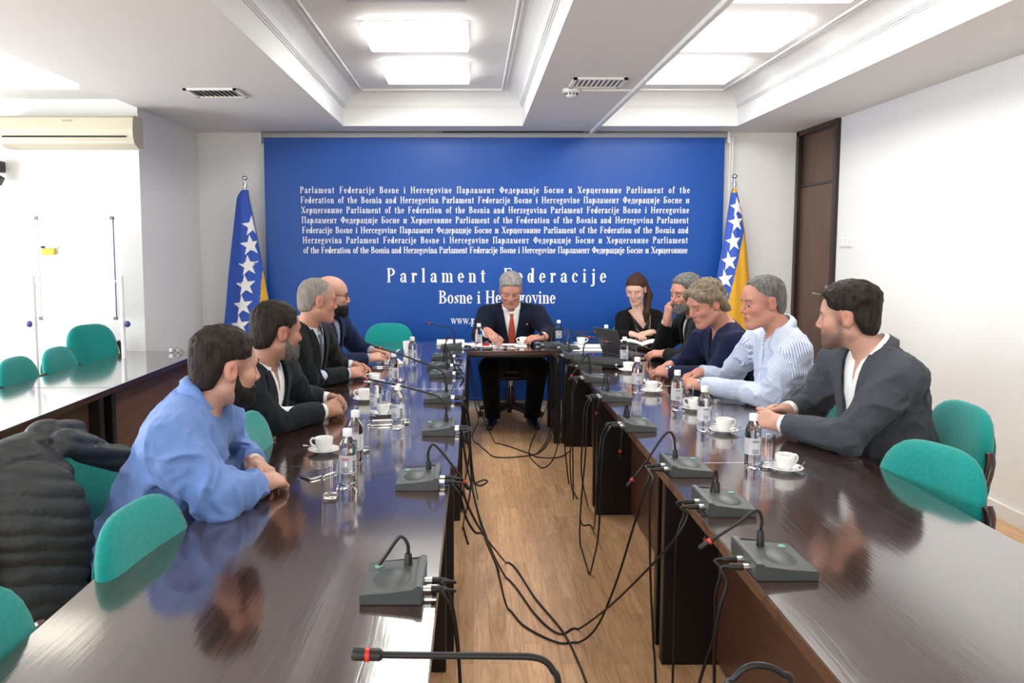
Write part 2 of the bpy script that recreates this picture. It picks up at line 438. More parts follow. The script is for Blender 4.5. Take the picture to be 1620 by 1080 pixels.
# ------------------------------------------------------------------ tables
def conference_table(label, x0, x1, y0, y1, style, flip=1, group='dark conference tables', rz=0.0, axis='y'):
    cx, cy = (x0 + x1) / 2, (y0 + y1) / 2
    t = thing('conference_table', label, 'table', (cx, cy, 0), rz, group)
    w, d = x1 - x0, y1 - y0; b = MB()
    b.box((0, 0, 0.7225), (w - 0.001, d - 0.001, 0.035), bev=0.0008)
    top = b.build('tabletop', M_table, t)
    b = MB()                                              # edge banding just proud of the slab
    for s in (-1, 1):
        b.box((s * (w / 2 - 0.0015), 0, 0.720), (0.004, d - 0.012, 0.026)); b.box((0, s * (d / 2 - 0.0015), 0.720), (w - 0.012, 0.004, 0.026))
    b.build('edge_band', M_tedge, top)
    if style == 'panel':                                  # panel ends and a modesty panel towards the aisle (flip = side of the aisle)
        for s in (-1, 1):
            b = MB(); b.box((0, s * (d / 2 - 0.075), 0.3515), (w - 0.03, 0.05, 0.703), bev=0.004); b.build('leg', M_dark, t)
        b = MB(); b.box((flip * (w / 2 - 0.225), 0, 0.3625), (0.02, d - 0.205, 0.675)); b.build('modesty_panel', M_panel, t)
    elif style == 'full':
        for s in (-1, 1):
            b = MB(); b.box((0, s * (d / 2 - 0.075), 0.3515), (w - 0.05, 0.05, 0.703), bev=0.004); b.build('leg', M_dark, t)
        b = MB(); b.box((flip * (w / 2 - 0.10), 0, 0.3625), (0.02, d - 0.205, 0.675)); b.build('modesty_panel', M_panel, t)
    else:
        for sx in (-1, 1):
            for sy in (-1, 1):
                b = MB(); b.box((sx * (w / 2 - 0.03), sy * (d / 2 - 0.03), 0.3515), (0.05, 0.05, 0.703), bev=0.003); b.build('leg', M_dark, t)
        b = MB(); b.box((0, 0.12, 0.665), (w - 0.12, 0.02, 0.07)); b.build('rail', M_dark, t)
    return t
conference_table('dark glossy table nearest the camera on the left of the aisle', -0.930, -0.085, 1.30, 2.9775, 'panel', 1)
conference_table('dark glossy middle table of the left row, under a tall bottle and two cups', -0.905, -0.060, 2.980, 4.6455, 'panel', 1)
conference_table('dark glossy far table of the left row, before the man with glasses', -0.890, -0.050, 4.648, 6.3575, 'panel', 1)
conference_table('dark glossy table nearest the camera on the right of the aisle', 0.685, 1.500, 1.34, 3.0315, 'panel', -1)
conference_table('dark glossy table in the middle of the right row, before the striped shirt', 0.695, 1.510, 3.034, 4.7475, 'panel', -1)
conference_table('dark glossy table at the far end of the right row, under the black case', 0.700, 1.515, 4.750, 6.3775, 'panel', -1)
conference_table('small head table with slim legs in front of the man in a red tie', -0.095, 0.690, 6.375, 7.00, 'slim')
conference_table('table end left of the head table, before the empty teal chair', -0.900, -0.099, 6.360, 7.00, 'slim')
conference_table('table end right of the head table, before the woman in black', 0.694, 1.515, 6.380, 7.00, 'slim')
conference_table('far left table by the wall, beneath the pair of glasses', -2.700, -2.085, 4.690, 6.37, 'full', 1)
conference_table('far left table nearest the camera, by the left frame edge', -2.700, -2.085, 3.01, 4.682, 'full', 1)
# the table the photographer stands at carries the two nearest microphones
conference_table('dark table across the aisle right in front of the camera', -0.06, 0.66, 0.45, 1.18, 'slim')

# ------------------------------------------------------------------ chairs
def pad_mesh(w, h, T, curve=0.0, taper=0.0, power=2.8, nt=40, nr=9, front=1.0):
    """upholstered pad in the x-z plane, thickness along y; z from 0 to h"""
    b = MB(); sides = []
    for sgn in (1, -1):
        rows = []
        for i in range(nr + 1):
            r = math.sin(i / nr * PI / 2)
            row = []
            for k in range(nt):
                a = 2 * PI * k / nt
                ca, sa = math.cos(a), math.sin(a)
                R = (abs(ca) ** power + abs(sa) ** power) ** (-1 / power)
                x = R * ca * r; z = R * sa * r
                xx = x * w / 2 * (1 - taper * (z + 1) / 2); zz = (z + 1) * h / 2
                th = T / 2 * (1 - r ** 5) ** 0.5
                row.append(Vector((xx, sgn * th + curve * xx * xx, zz)))
            rows.append(row)
        sides.append(rows)
    P = sides[0] + sides[1][::-1][1:]
    b.grid(P, closev=True)
    bmesh.ops.remove_doubles(b.bm, verts=b.bm.verts[:], dist=0.0004)
    return b
def make_chair(label, loc, rz, group):
    """faces local -y ... the sitter looks along -y; backrest on +y"""
    t = thing('office_chair', label, 'chair', loc, rz, group)
    bk = pad_mesh(0.47, 0.47, 0.075, curve=-0.45, taper=0.10, power=3.3)
    bmesh.ops.transform(bk.bm, matrix=Matrix.Translation((0, 0.245, 0.405)) @ Matrix.Rotation(-0.16, 4, 'X'), verts=bk.bm.verts[:])
    back = bk.build('backrest', M_teal, t, smooth='all')
    sh = pad_mesh(0.40, 0.36, 0.02, curve=-0.45, taper=0.10, power=3.3)
    bmesh.ops.transform(sh.bm, matrix=Matrix.Translation((0, 0.293, 0.44)) @ Matrix.Rotation(-0.16, 4, 'X'), verts=sh.bm.verts[:])
    sh.build('back_shell', M_teal, back, smooth='all')
    st = pad_mesh(0.48, 0.46, 0.09, power=3.4)
    bmesh.ops.transform(st.bm, matrix=Matrix.Translation((0, 0.225, 0.46)) @ Matrix.Rotation(PI / 2, 4, 'X'), verts=st.bm.verts[:])
    st.build('seat', M_teal, t, smooth='all')
    sp = pad_mesh(0.44, 0.42, 0.07, power=3.4)
    bmesh.ops.transform(sp.bm, matrix=Matrix.Translation((0, 0.215, 0.405)) @ Matrix.Rotation(PI / 2, 4, 'X'), verts=sp.bm.verts[:])
    sp.build('seat_pan', M_black, t, smooth='all')
    for s in (-1, 1):
        b = MB()
        b.tube(smooth_path([(s * 0.228, 0.268, 0.72), (s * 0.245, 0.262, 0.68), (s * 0.25, 0.235, 0.60), (s * 0.245, 0.15, 0.52), (s * 0.235, 0.08, 0.44)]), [0.017] * 33, 10)
        b.build('side_bracket', M_brown, t, smooth='all')
    b = MB(); b.lathe([(0.022, 0.26), (0.022, 0.42)], n=16); b.lathe([(0.05, 0.395), (0.10, 0.42)], n=16); b.build('column', M_chrome, t, smooth=True)
    b = MB(); b.lathe([(0.030, 0.09), (0.046, 0.12), (0.040, 0.22), (0.028, 0.30)], n=16); b.build('column_cover', M_brown, t, smooth=True)
    for k in range(5):
        a = 2 * PI * k / 5 + 0.3; ca, sa = math.cos(a), math.sin(a)
        b = MB(); b.tube([(0.02 * ca, 0.02 * sa, 0.125), (0.16 * ca, 0.16 * sa, 0.112), (0.29 * ca, 0.29 * sa, 0.080)], [0.030, 0.025, 0.018], 8)
        arm = b.build('base_arm', M_brown, t, smooth=True)
        b = MB(); cx, cy = 0.285 * ca, 0.285 * sa
        Mr = Matrix.Rotation(a, 4, 'Z') @ Matrix.Rotation(PI / 2, 4, 'X')
        b.lathe([(0.012, -0.022), (0.027, -0.020), (0.028, 0.0), (0.027, 0.020), (0.012, 0.022)], M=Mr, c=(cx, cy, 0.0285), n=16)
        b.tube([(cx, cy, 0.045), (cx, cy, 0.08)], 0.008, 8)
        b.build('caster', M_black, arm, smooth=True)
    return t
CH = 'teal office chairs around the tables'
L = PI / 2            # left row: sitter looks along +x
R = -PI / 2           # right row: sitter looks along -x
chair0 = make_chair('empty teal chair in the lower left foreground, its bare rounded back against the table', (-0.60, 2.10, 0), L - 0.13, CH)
for (x, y, rz, lift, lab) in [
    (-0.70, 1.50, L - 0.05, 0, 'teal chair cut off by the lower left corner of the photo'),
    (-1.06, 2.62, L - 0.25, 0.03, 'teal chair with a puffer jacket hung over its back'),
    (-0.58, 3.17, L, 0.03, 'empty teal chair between the blue shirt and the bearded man in a suit'),
    (-0.96, 3.68, L, 0, 'teal chair under the bearded man in an open white collar'),
    (-0.66, 4.22, L, 0, 'empty teal chair between the two dark suits on the left'),
    (-1.12, 4.76, L, 0, 'teal chair under the man with cropped grey hair and a tie'),
    (-1.12, 5.45, L, 0, 'teal chair under the bald man with glasses'),
    (-0.755, 7.02, 0.0, 0, 'empty teal chair facing the camera behind the far left table end'),
    (0.335, 7.32, 0.0, 0.0, 'dark swivel chair with brown base under the man in a red tie'),
    (1.42, 7.22, -0.2, 0, 'teal chair under the woman in black'),
    (1.72, 5.60, R, 0, 'teal chair behind the man holding his hand to his mouth'),
    (1.74, 4.86, R, 0, 'teal chair under the man in a navy sweater'),
    (1.53, 4.15, R, 0.04, 'teal chair under the man in a striped shirt'),
    (1.66, 3.24, R, 0.06, 'teal chair of the man in the grey blazer, its back free behind him'),
    (1.32, 2.70, R + 0.33, 0, 'empty teal chair pushed against the right table near the camera'),
    (-2.54, 5.05, L, 0, 'empty teal chair at the left frame edge by the far left table'),
    (-2.54, 5.56, L, 0, 'empty teal chair in the middle of the three by the far left table'),
    (-2.62, 6.02, L - 0.45, 0.10, 'empty teal chair standing tallest, in front of the whiteboard stand'),
]:
    c = dup(chair0, (x, y, 0), rz, lab)
    if lab.startswith('dark swivel'):                       # the chairman's seat is upholstered in black
        del c['group']; done = {}
        for o in list(c.children) + [k for ch in c.children for k in ch.children]:
            if o.type == 'MESH' and o.data.materials and o.data.materials[0] == M_teal:
                o.data = o.data.copy(); o.data.materials[0] = M_black
    if lift:
        for ch in c.children:
            if ch.name.split('.')[0] in ('backrest', 'seat', 'seat_pan', 'side_bracket', 'column'): ch.location.z += lift

# ------------------------------------------------------------------ lettering: bold condensed serif letters drawn as polygons
XH, TT, TN, SFH = 0.66, 0.165, 0.062, 0.050           # x-height, thick stem, thin stroke, serif height (cap height = 1)
class Glyph:
    def __init__(s): s.p = []; s.w = 0
    def R(s, x0, y0, x1, y1): s.p.append([(x0, y0), (x1, y0), (x1, y1), (x0, y1)]); return s
    def Q(s, *pts): s.p.append(list(pts)); return s
    def A(s, cx, cy, rx, ry, tx, ty, a0, a1, n=18):
        pr = None
        for k in range(n + 1):
            a = math.radians(a0 + (a1 - a0) * k / n); c, q = math.cos(a), math.sin(a)
            cur = ((cx + rx * c, cy + ry * q), (cx + (rx - tx) * c, cy + (ry - ty) * q))
            if pr: s.p.append([pr[0], cur[0], cur[1], pr[1]])
            pr = cur
        return s
    def D(s, cx, cy, rx, ry=None, n=12):
        ry = ry or rx
        s.p.append([(cx + rx * math.cos(2 * PI * k / n), cy + ry * math.sin(2 * PI * k / n)) for k in range(n)]); return s
    def L(s, pts):                                       # polyline with half widths: (x, y, wx, wy)
        for (a, b) in zip(pts, pts[1:]):
            s.p.append([(a[0] - a[2], a[1] - a[3]), (b[0] - b[2], b[1] - b[3]), (b[0] + b[2], b[1] + b[3]), (a[0] + a[2], a[1] + a[3])])
        return s
    def stem(s, x, y0, y1, bot='b', top='b', t=TT):
        o = 0.065
        s.R(x, y0, x + t, y1)
        if bot: s.R(x - (o if bot in 'bl' else 0), y0, x + t + (o if bot in 'br' else 0), y0 + SFH)
        if top == 'f': s.Q((x - o, y1 - 0.075), (x, y1 - 0.10), (x + 0.02, y1), (x, y1), (x - o, y1 - 0.03))
        elif top: s.R(x - (o if top in 'bl' else 0), y1 - SFH, x + t + (o if top in 'br' else 0), y1)
        return s
def G(w): g = Glyph(); g.w = w; return g
GL = {}
def bowl(g, x, w, y0, y1): return g.A(x + w / 2, (y0 + y1) / 2, w / 2, (y1 - y0) / 2, TT * 0.95, 0.055, 0, 360, 28)
def arch(g, x0, x1, h=XH):                               # shoulder from the stem ending x0 to the stem x1..x1+TT
    cx = (x0 - TT * 0.3 + x1 + TT) / 2; rx = x1 + TT - cx
    return g.A(cx, h - 0.20, rx, 0.20, TT, 0.085, 0, 125, 12)
g = G(0.36); g.stem(0.08, 0, XH, 'b', 'f').D(0.16, 0.86, 0.095, 0.085); GL['i'] = g
g = G(0.36); g.stem(0.08, 0, 1.0, 'b', 'f'); GL['l'] = g
g = G(0.36); g.stem(0.12, -0.12, XH, '', 'f').D(0.20, 0.86, 0.095, 0.085).A(0.07, -0.12, 0.215, 0.16, TT, 0.05, -100, 0, 10).D(0.03, -0.22, 0.07, 0.06); GL['j'] = g
g = G(0.66); g.stem(0.08, 0, XH, 'b', 'f').stem(0.40, 0, XH - 0.2, 'b', ''); arch(g, 0.08 + TT, 0.40); GL['n'] = g
g = G(0.98); g.stem(0.08, 0, XH, 'b', 'f').stem(0.40, 0, XH - 0.2, 'b', '').stem(0.72, 0, XH - 0.2, 'b', ''); arch(g, 0.08 + TT, 0.40); arch(g, 0.40 + TT, 0.72); GL['m'] = g
g = G(0.66); g.stem(0.08, 0, 1.0, 'b', 'f').stem(0.40, 0, XH - 0.2, 'b', ''); arch(g, 0.08 + TT, 0.40); GL['h'] = g
g = G(0.50); g.stem(0.08, 0, XH, 'b', 'f').A(0.36, XH - 0.20, 0.15, 0.21, 0.07, 0.09, 60, 180, 8).D(0.40, XH - 0.10, 0.085, 0.085); GL['r'] = g
g = G(0.58); g.R(0.34, 0.08, 0.34 + TT, XH - 0.17).Q((0.34, 0.10), (0.40, 0), (0.56, 0.0), (0.58, 0.05), (0.50, 0.10)).A(0.30, XH - 0.19, 0.205, 0.20, TT, 0.06, 0, 150, 12).D(0.13, XH - 0.15, 0.075, 0.075).A(0.22, 0.185, 0.19, 0.195, 0.15, 0.06, 65, 350, 18); GL['a'] = g
g = G(0.54); g.A(0.27, XH / 2, 0.25, XH / 2 + 0.01, TT, 0.055, 0, 325, 26).R(0.12, XH / 2 - 0.01, 0.50, XH / 2 + 0.045); GL['e'] = g
g = G(0.54); g.A(0.28, XH / 2, 0.25, XH / 2 + 0.01, TT, 0.055, 55, 318, 24).D(0.42, XH - 0.15, 0.08, 0.08); GL['c'] = g
g = G(0.60); bowl(g, 0.04, 0.52, -0.01, XH + 0.01); GL['o'] = g
g = G(0.64); bowl(g, 0.04, 0.42, -0.01, XH + 0.01); g.stem(0.38, 0, 1.0, 'r', 'f'); GL['d'] = g
g = G(0.64); g.stem(0.06, 0, 1.0, '', 'f'); bowl(g, 0.16, 0.44, -0.01, XH + 0.01); GL['b'] = g
g = G(0.66); g.stem(0.08, -0.28, XH, 'b', 'f'); bowl(g, 0.18, 0.44, -0.01, XH + 0.01); GL['p'] = g
g = G(0.56); bowl(g, 0.05, 0.40, 0.23, XH + 0.01); g.R(0.36, XH - 0.08, 0.55, XH).Q((0.10, 0.25), (0.16, 0.24), (0.16, 0.10), (0.08, 0.12)); g.A(0.26, -0.09, 0.25, 0.185, 0.10, 0.06, 0, 360, 24).R(0.10, 0.03, 0.42, 0.13); GL['g'] = g
g = G(0.58); g.Q((0.02, XH), (0.20, XH), (0.36, 0.12), (0.30, 0.0)).Q((0.47, XH), (0.53, XH), (0.34, 0.0), (0.28, 0.0)).R(-0.02, XH - SFH, 0.28, XH).R(0.40, XH - SFH, 0.60, XH); GL['v'] = g
g = G(0.90); g.Q((0.02, XH), (0.19, XH), (0.33, 0.12), (0.27, 0.0)).Q((0.42, XH), (0.48, XH), (0.31, 0.0), (0.25, 0.0)).Q((0.34, XH), (0.51, XH), (0.65, 0.12), (0.59, 0.0)).Q((0.78, XH), (0.84, XH), (0.63, 0.0), (0.57, 0.0)).R(-0.02, XH - SFH, 0.27, XH).R(0.72, XH - SFH, 0.91, XH).R(0.30, XH - SFH, 0.55, XH); GL['w'] = g
g = G(0.52); g.R(0.04, XH - 0.07, 0.48, XH).R(0.04, 0, 0.48, 0.07).Q((0.04, 0.04), (0.22, 0.04), (0.48, XH - 0.04), (0.30, XH - 0.04)).R(0.04, XH - 0.2, 0.09, XH).R(0.43, 0, 0.48, 0.2); GL['z'] = g
g = G(0.48); g.L([(0.40, XH - 0.16, 0.02, 0.03), (0.30, XH - 0.03, 0.02, 0.035), (0.16, XH - 0.08, 0.07, 0.03), (0.14, XH - 0.2, 0.075, 0.02), (0.26, XH / 2, 0.06, 0.09), (0.35, 0.19, 0.08, 0.02), (0.33, 0.08, 0.07, 0.03), (0.20, 0.02, 0.02, 0.035), (0.08, 0.14, 0.02, 0.03)]).R(0.38, XH - 0.2, 0.42, XH).R(0.06, 0, 0.10, 0.2); GL['s'] = g
g = G(0.40); g.stem(0.09, 0, 0.82, 'b', '').A(0.26, 0.82, 0.17, 0.19, 0.15, 0.06, 40, 180, 10).D(0.36, 0.88, 0.08, 0.075).R(0.0, XH - 0.07, 0.36, XH); GL['f'] = g
g = G(0.42); g.R(0.09, 0.10, 0.09 + TT, 0.84).R(0.0, XH - 0.07, 0.38, XH).A(0.25, 0.13, 0.16, 0.14, 0.12, 0.06, 180, 320, 10).Q((0.09, XH), (0.09 + TT, XH), (0.09 + TT, 0.86)); GL['t'] = g
g = G(0.30); g.D(0.15, 0.075, 0.085); GL['.'] = g
g = G(0.72); g.stem(0.09, 0, 1.0).A(0.30, 0.73, 0.37, 0.27, 0.18, 0.06, -90, 90, 16).R(0.2, 0.94, 0.31, 1.0).R(0.2, 0.46, 0.31, 0.52); GL['P'] = g
g = G(0.70); g.stem(0.09, 0, 1.0).R(0.2, 0.94, 0.65, 1.0).R(0.60, 0.76, 0.65, 1.0).R(0.2, 0.48, 0.46, 0.54).R(0.42, 0.38, 0.47, 0.64); GL['F'] = g
g = G(0.76); g.stem(0.09, 0, 1.0).A(0.30, 0.765, 0.33, 0.235, 0.17, 0.055, -90, 90, 14).A(0.31, 0.27, 0.40, 0.27, 0.19, 0.055, -90, 90, 14).R(0.2, 0.945, 0.31, 1.0).R(0.2, 0.0, 0.31, 0.055).R(0.2, 0.50, 0.31, 0.555); GL['B'] = g
g = G(0.88); g.stem(0.09, 0, 1.0).stem(0.60, 0, 1.0).R(0.2, 0.47, 0.62, 0.54); GL['H'] = g
# Cyrillic
C = {'а': 'a', 'е': 'e', 'о': 'o', 'с': 'c', 'р': 'p', 'ј': 'j'}
for k, v in C.items(): GL[k] = GL[v]
g = G(0.88); g.stem(0.09, 0, 1.0).stem(0.60, 0, 1.0).R(0.03, 0.93, 0.82, 1.0); GL['П'] = g
g = G(0.68); g.stem(0.07, 0, XH).stem(0.42, 0, XH).R(0.2, XH / 2 - 0.03, 0.45, XH / 2 + 0.035); GL['н'] = g
g = G(0.70); g.stem(0.07, 0, XH).stem(0.44, 0, XH).Q((0.20, 0.03), (0.26, 0.03), (0.47, XH - 0.03), (0.41, XH - 0.03)); GL['и'] = g
g = G(0.70); g.stem(0.07, 0, XH).stem(0.42, 0, XH).R(0.07, 0, 0.62, 0.06).R(0.58, -0.20, 0.64, 0.06); GL['ц'] = g
g = G(0.66); g.stem(0.42, 0, XH).R(0.16, XH - 0.06, 0.6, XH).Q((0.20, XH), (0.27, XH), (0.22, 0.10), (0.12, 0.0), (0.06, 0.0)).D(0.075, 0.075, 0.075, 0.075); GL['л'] = g
g = G(0.66); g.R(0.42, 0, 0.42 + TT, XH).R(0.16, XH - 0.06, 0.63, XH).Q((0.20, XH), (0.27, XH), (0.19, 0.05), (0.10, 0.05)).R(0.02, 0, 0.64, 0.06).R(0.02, -0.19, 0.08, 0.06).R(0.58, -0.19, 0.64, 0.06); GL['д'] = g
g = G(0.84); g.stem(0.58, 0, XH).R(0.10, 0, 0.15, XH).R(0.02, 0, 0.24, SFH).R(0.02, XH - SFH, 0.2, XH).Q((0.10, XH), (0.26, XH), (0.44, 0.10), (0.36, 0.0)).Q((0.60, XH), (0.66, XH), (0.42, 0.0), (0.36, 0.0)); GL['м'] = g
g = G(0.56); g.stem(0.20, 0, XH).R(0.02, XH - 0.06, 0.54, XH).R(0.02, XH - 0.2, 0.07, XH).R(0.49, XH - 0.2, 0.54, XH); GL['т'] = g
g = G(0.50); g.stem(0.07, 0, XH).R(0.07, XH - 0.06, 0.46, XH).R(0.41, XH - 0.22, 0.46, XH); GL['г'] = g
g = G(0.58); g.stem(0.07, 0, XH).A(0.26, 0.50, 0.24, 0.16, 0.14, 0.05, -90, 90, 10).A(0.27, 0.18, 0.28, 0.18, 0.15, 0.05, -90, 90, 10).R(0.2, XH - 0.05, 0.27, XH).R(0.2, 0, 0.28, 0.05).R(0.2, 0.31, 0.27, 0.36); GL['в'] = g
g = G(0.90); g.stem(0.38, 0, 1.0).A(0.46, 0.50, 0.42, 0.33, 0.16, 0.06, 0, 360, 28); GL['Ф'] = g
g = G(0.74); g.stem(0.09, 0, 1.0).R(0.09, 0.94, 0.64, 1.0).R(0.59, 0.76, 0.64, 1.0).A(0.31, 0.29, 0.38, 0.29, 0.18, 0.055, -90, 90, 14).R(0.2, 0, 0.32, 0.055).R(0.2, 0.525, 0.32, 0.58); GL['Б'] = g
g = G(0.84); g.Q((0.06, 1.0), (0.26, 1.0), (0.78, 0.0), (0.58, 0.0)).Q((0.68, 1.0), (0.75, 1.0), (0.16, 0.0), (0.09, 0.0)).R(0.0, 0, 0.28, SFH).R(0.52, 0, 0.84, SFH).R(0.0, 1 - SFH, 0.32, 1.0).R(0.58, 1 - SFH, 0.82, 1.0); GL['Х'] = g
WORD = 0.40
def natural(text): return sum(WORD if ch == ' ' else GL[ch].w for ch in text)
def text_mesh(b, text, x0, x1, z, hgt, surf, sx=None, wordgap=3.0):
    """set the line from x0 to x1 on the baseline z; extra room goes between letters (and more between words)"""
    if sx is None: sx = (x1 - x0) / natural(text)
    extra = (x1 - x0) - natural(text) * sx
    units = sum(wordgap if ch == ' ' else 1.0 for ch in text[:-1])
    d = extra / max(units, 1)
    x = x0
    for ch in text:
        if ch == ' ': x += WORD * sx + d * wordgap; continue
        for poly in GL[ch].p:
            vs = [b.bm.verts.new(surf(x + px * sx, z + py * hgt)) for px, py in poly]
            f = b.face(vs)
        x += GL[ch].w * sx + d

# ------------------------------------------------------------------ blue banner on the back wall
M_banner = mat('blue_banner_vinyl', (0.003, 0.068, 0.34), 0.42, spec=0.45)
M_letter = mat('white_lettering', (0.86, 0.88, 0.90), 0.5)
BY = 7.70
p0 = aY(418, 218, BY); p1 = aY(1147, 632, BY)
BX0, BX1, BZ1, BZ0 = p0.x - 0.005, aY(1147, 218, BY).x, p0.z, p1.z
def bsurf(x, z, off=0.0):
    u = (x - BX0) / (BX1 - BX0); v = (BZ1 - z) / (BZ1 - BZ0)
    w = 0.006 * math.sin(u * 9 + v * 2.5) * (0.3 + 0.7 * v) + 0.004 * math.sin(u * 23 - v * 6) + 0.010 * math.exp(-((u - 0.02) / 0.05) ** 2) * math.sin(v * 7)
    return Vector((x, BY - w - off, z))
t = thing('banner', 'wide blue roll-down banner with white lettering on the back wall', 'banner', (0, 0, 0))
b = MB(); nx, nz = 110, 60
b.grid([[bsurf(BX0 + (BX1 - BX0) * i / nx, BZ0 + (BZ1 - BZ0) * j / nz) for j in range(nz + 1)] for i in range(nx + 1)])
b.grid([[bsurf(BX0 + (BX1 - BX0) * i / nx, BZ0 + (BZ1 - BZ0) * j / nz, -0.003) for j in range(nz + 1)] for i in range(nx + 1)])
b.build('canvas', M_banner, t, smooth='all')
b = MB(); b.box(((BX0 + BX1) / 2, BY + 0.005, BZ1 + 0.022), (BX1 - BX0 + 0.06, 0.05, 0.045), bev=0.012); b.build('roller_case', mat('grey_roller_case', (0.35, 0.36, 0.37), 0.4), t, smooth=True)
b = MB(); b.box(((BX0 + BX1) / 2, BY, BZ0 + 0.004), (BX1 - BX0, 0.018, 0.022), bev=0.006); b.build('bottom_bar', M_banner, t)
for sx, xx in ((-1, BX0 - 0.03), (1, BX1 + 0.03)):
    b = MB(); b.box((xx, BY + 0.01, BZ1 + 0.0), (0.02, 0.07, 0.10), bev=0.004); b.build('bracket', M_white, t)
b = MB(); xx = BX1 + 0.045
b.tube([(xx, BY - 0.02, BZ1), (xx, BY - 0.02, 0.95), (xx + 0.012, BY - 0.02, 0.92), (xx + 0.022, BY - 0.02, 0.95), (xx + 0.022, BY - 0.02, BZ1)], 0.006, 6); b.build('pull_chain', M_white, t)
TS = 'lines of lettering on the blue banner'
lx0, lx1 = aY(475, 302, BY).x, aY(1091, 302, BY).x
PB, PC, PE = 'Parlament Federacije Bosne i Hercegovine', 'Парламент Федерације Босне и Херцеговине', 'Parliament of the Federation of the Bosnia and Herzegovina'
lines = [PB + ' ' + PC + ' Parliament of the',
         'Federation of the Bosnia and Herzegovina ' + PB + ' Парламент Федерације Босне и',
         'Херцеговине ' + PE + ' ' + PB,
         PC + ' ' + PE + ' Parlament',
         'Federacije Bosne i Hercegovine ' + PC + ' Parliament of the Federation of the Bosnia and',
         'Herzegovina ' + PB + ' ' + PC + ' Parliament',
         'of the Federation of the Bosnia and Herzegovina ' + PB + ' ' + PC]
tsurf = lambda x, z: bsurf(x, z, 0.003)
sx7 = (lx1 - lx0) / natural(lines[6]) 
for k, tx in enumerate(lines):
    yb = 305.5 + (400.5 - 305.5) * k / 6
    zb = aY(780, yb, BY).z; hh = aY(780, yb - 10.4, BY).z - zb
    b = MB(); text_mesh(b, tx, lx0 + 0.003 * k, lx1 - 0.001 * k, zb, hh, tsurf, sx=sx7 * (1.0 if k == 6 else 0.995)); b.build('lettering', M_letter, t, recalc=False)
def big_line(tx, xa, xb, yb, yt, sxk):
    zb = aY(780, yb, BY).z; hh = aY(780, yt, BY).z - zb
    x0, x1 = aY(xa, yb, BY).x, aY(xb, yb, BY).x
    b = MB(); text_mesh(b, tx, x0, x1, zb, hh, tsurf, sx=None if sxk is None else hh * sxk, wordgap=2.0); b.build('lettering', M_letter, t, recalc=False)
big_line('Parlament Federacije', 612, 959, 446.5, 424, 0.86)
big_line('Bosne i Hercegovine', 694, 879, 480, 459.5, None)
big_line('www.parlamentfbih.gov.ba', 713, 861, 512.5, 499, None)
for o in t.children:
    if o.name.startswith('lettering'):
        for f in o.data.polygons: pass
        if sum(f.normal.y for f in o.data.polygons) > 0: o.data.flip_normals()

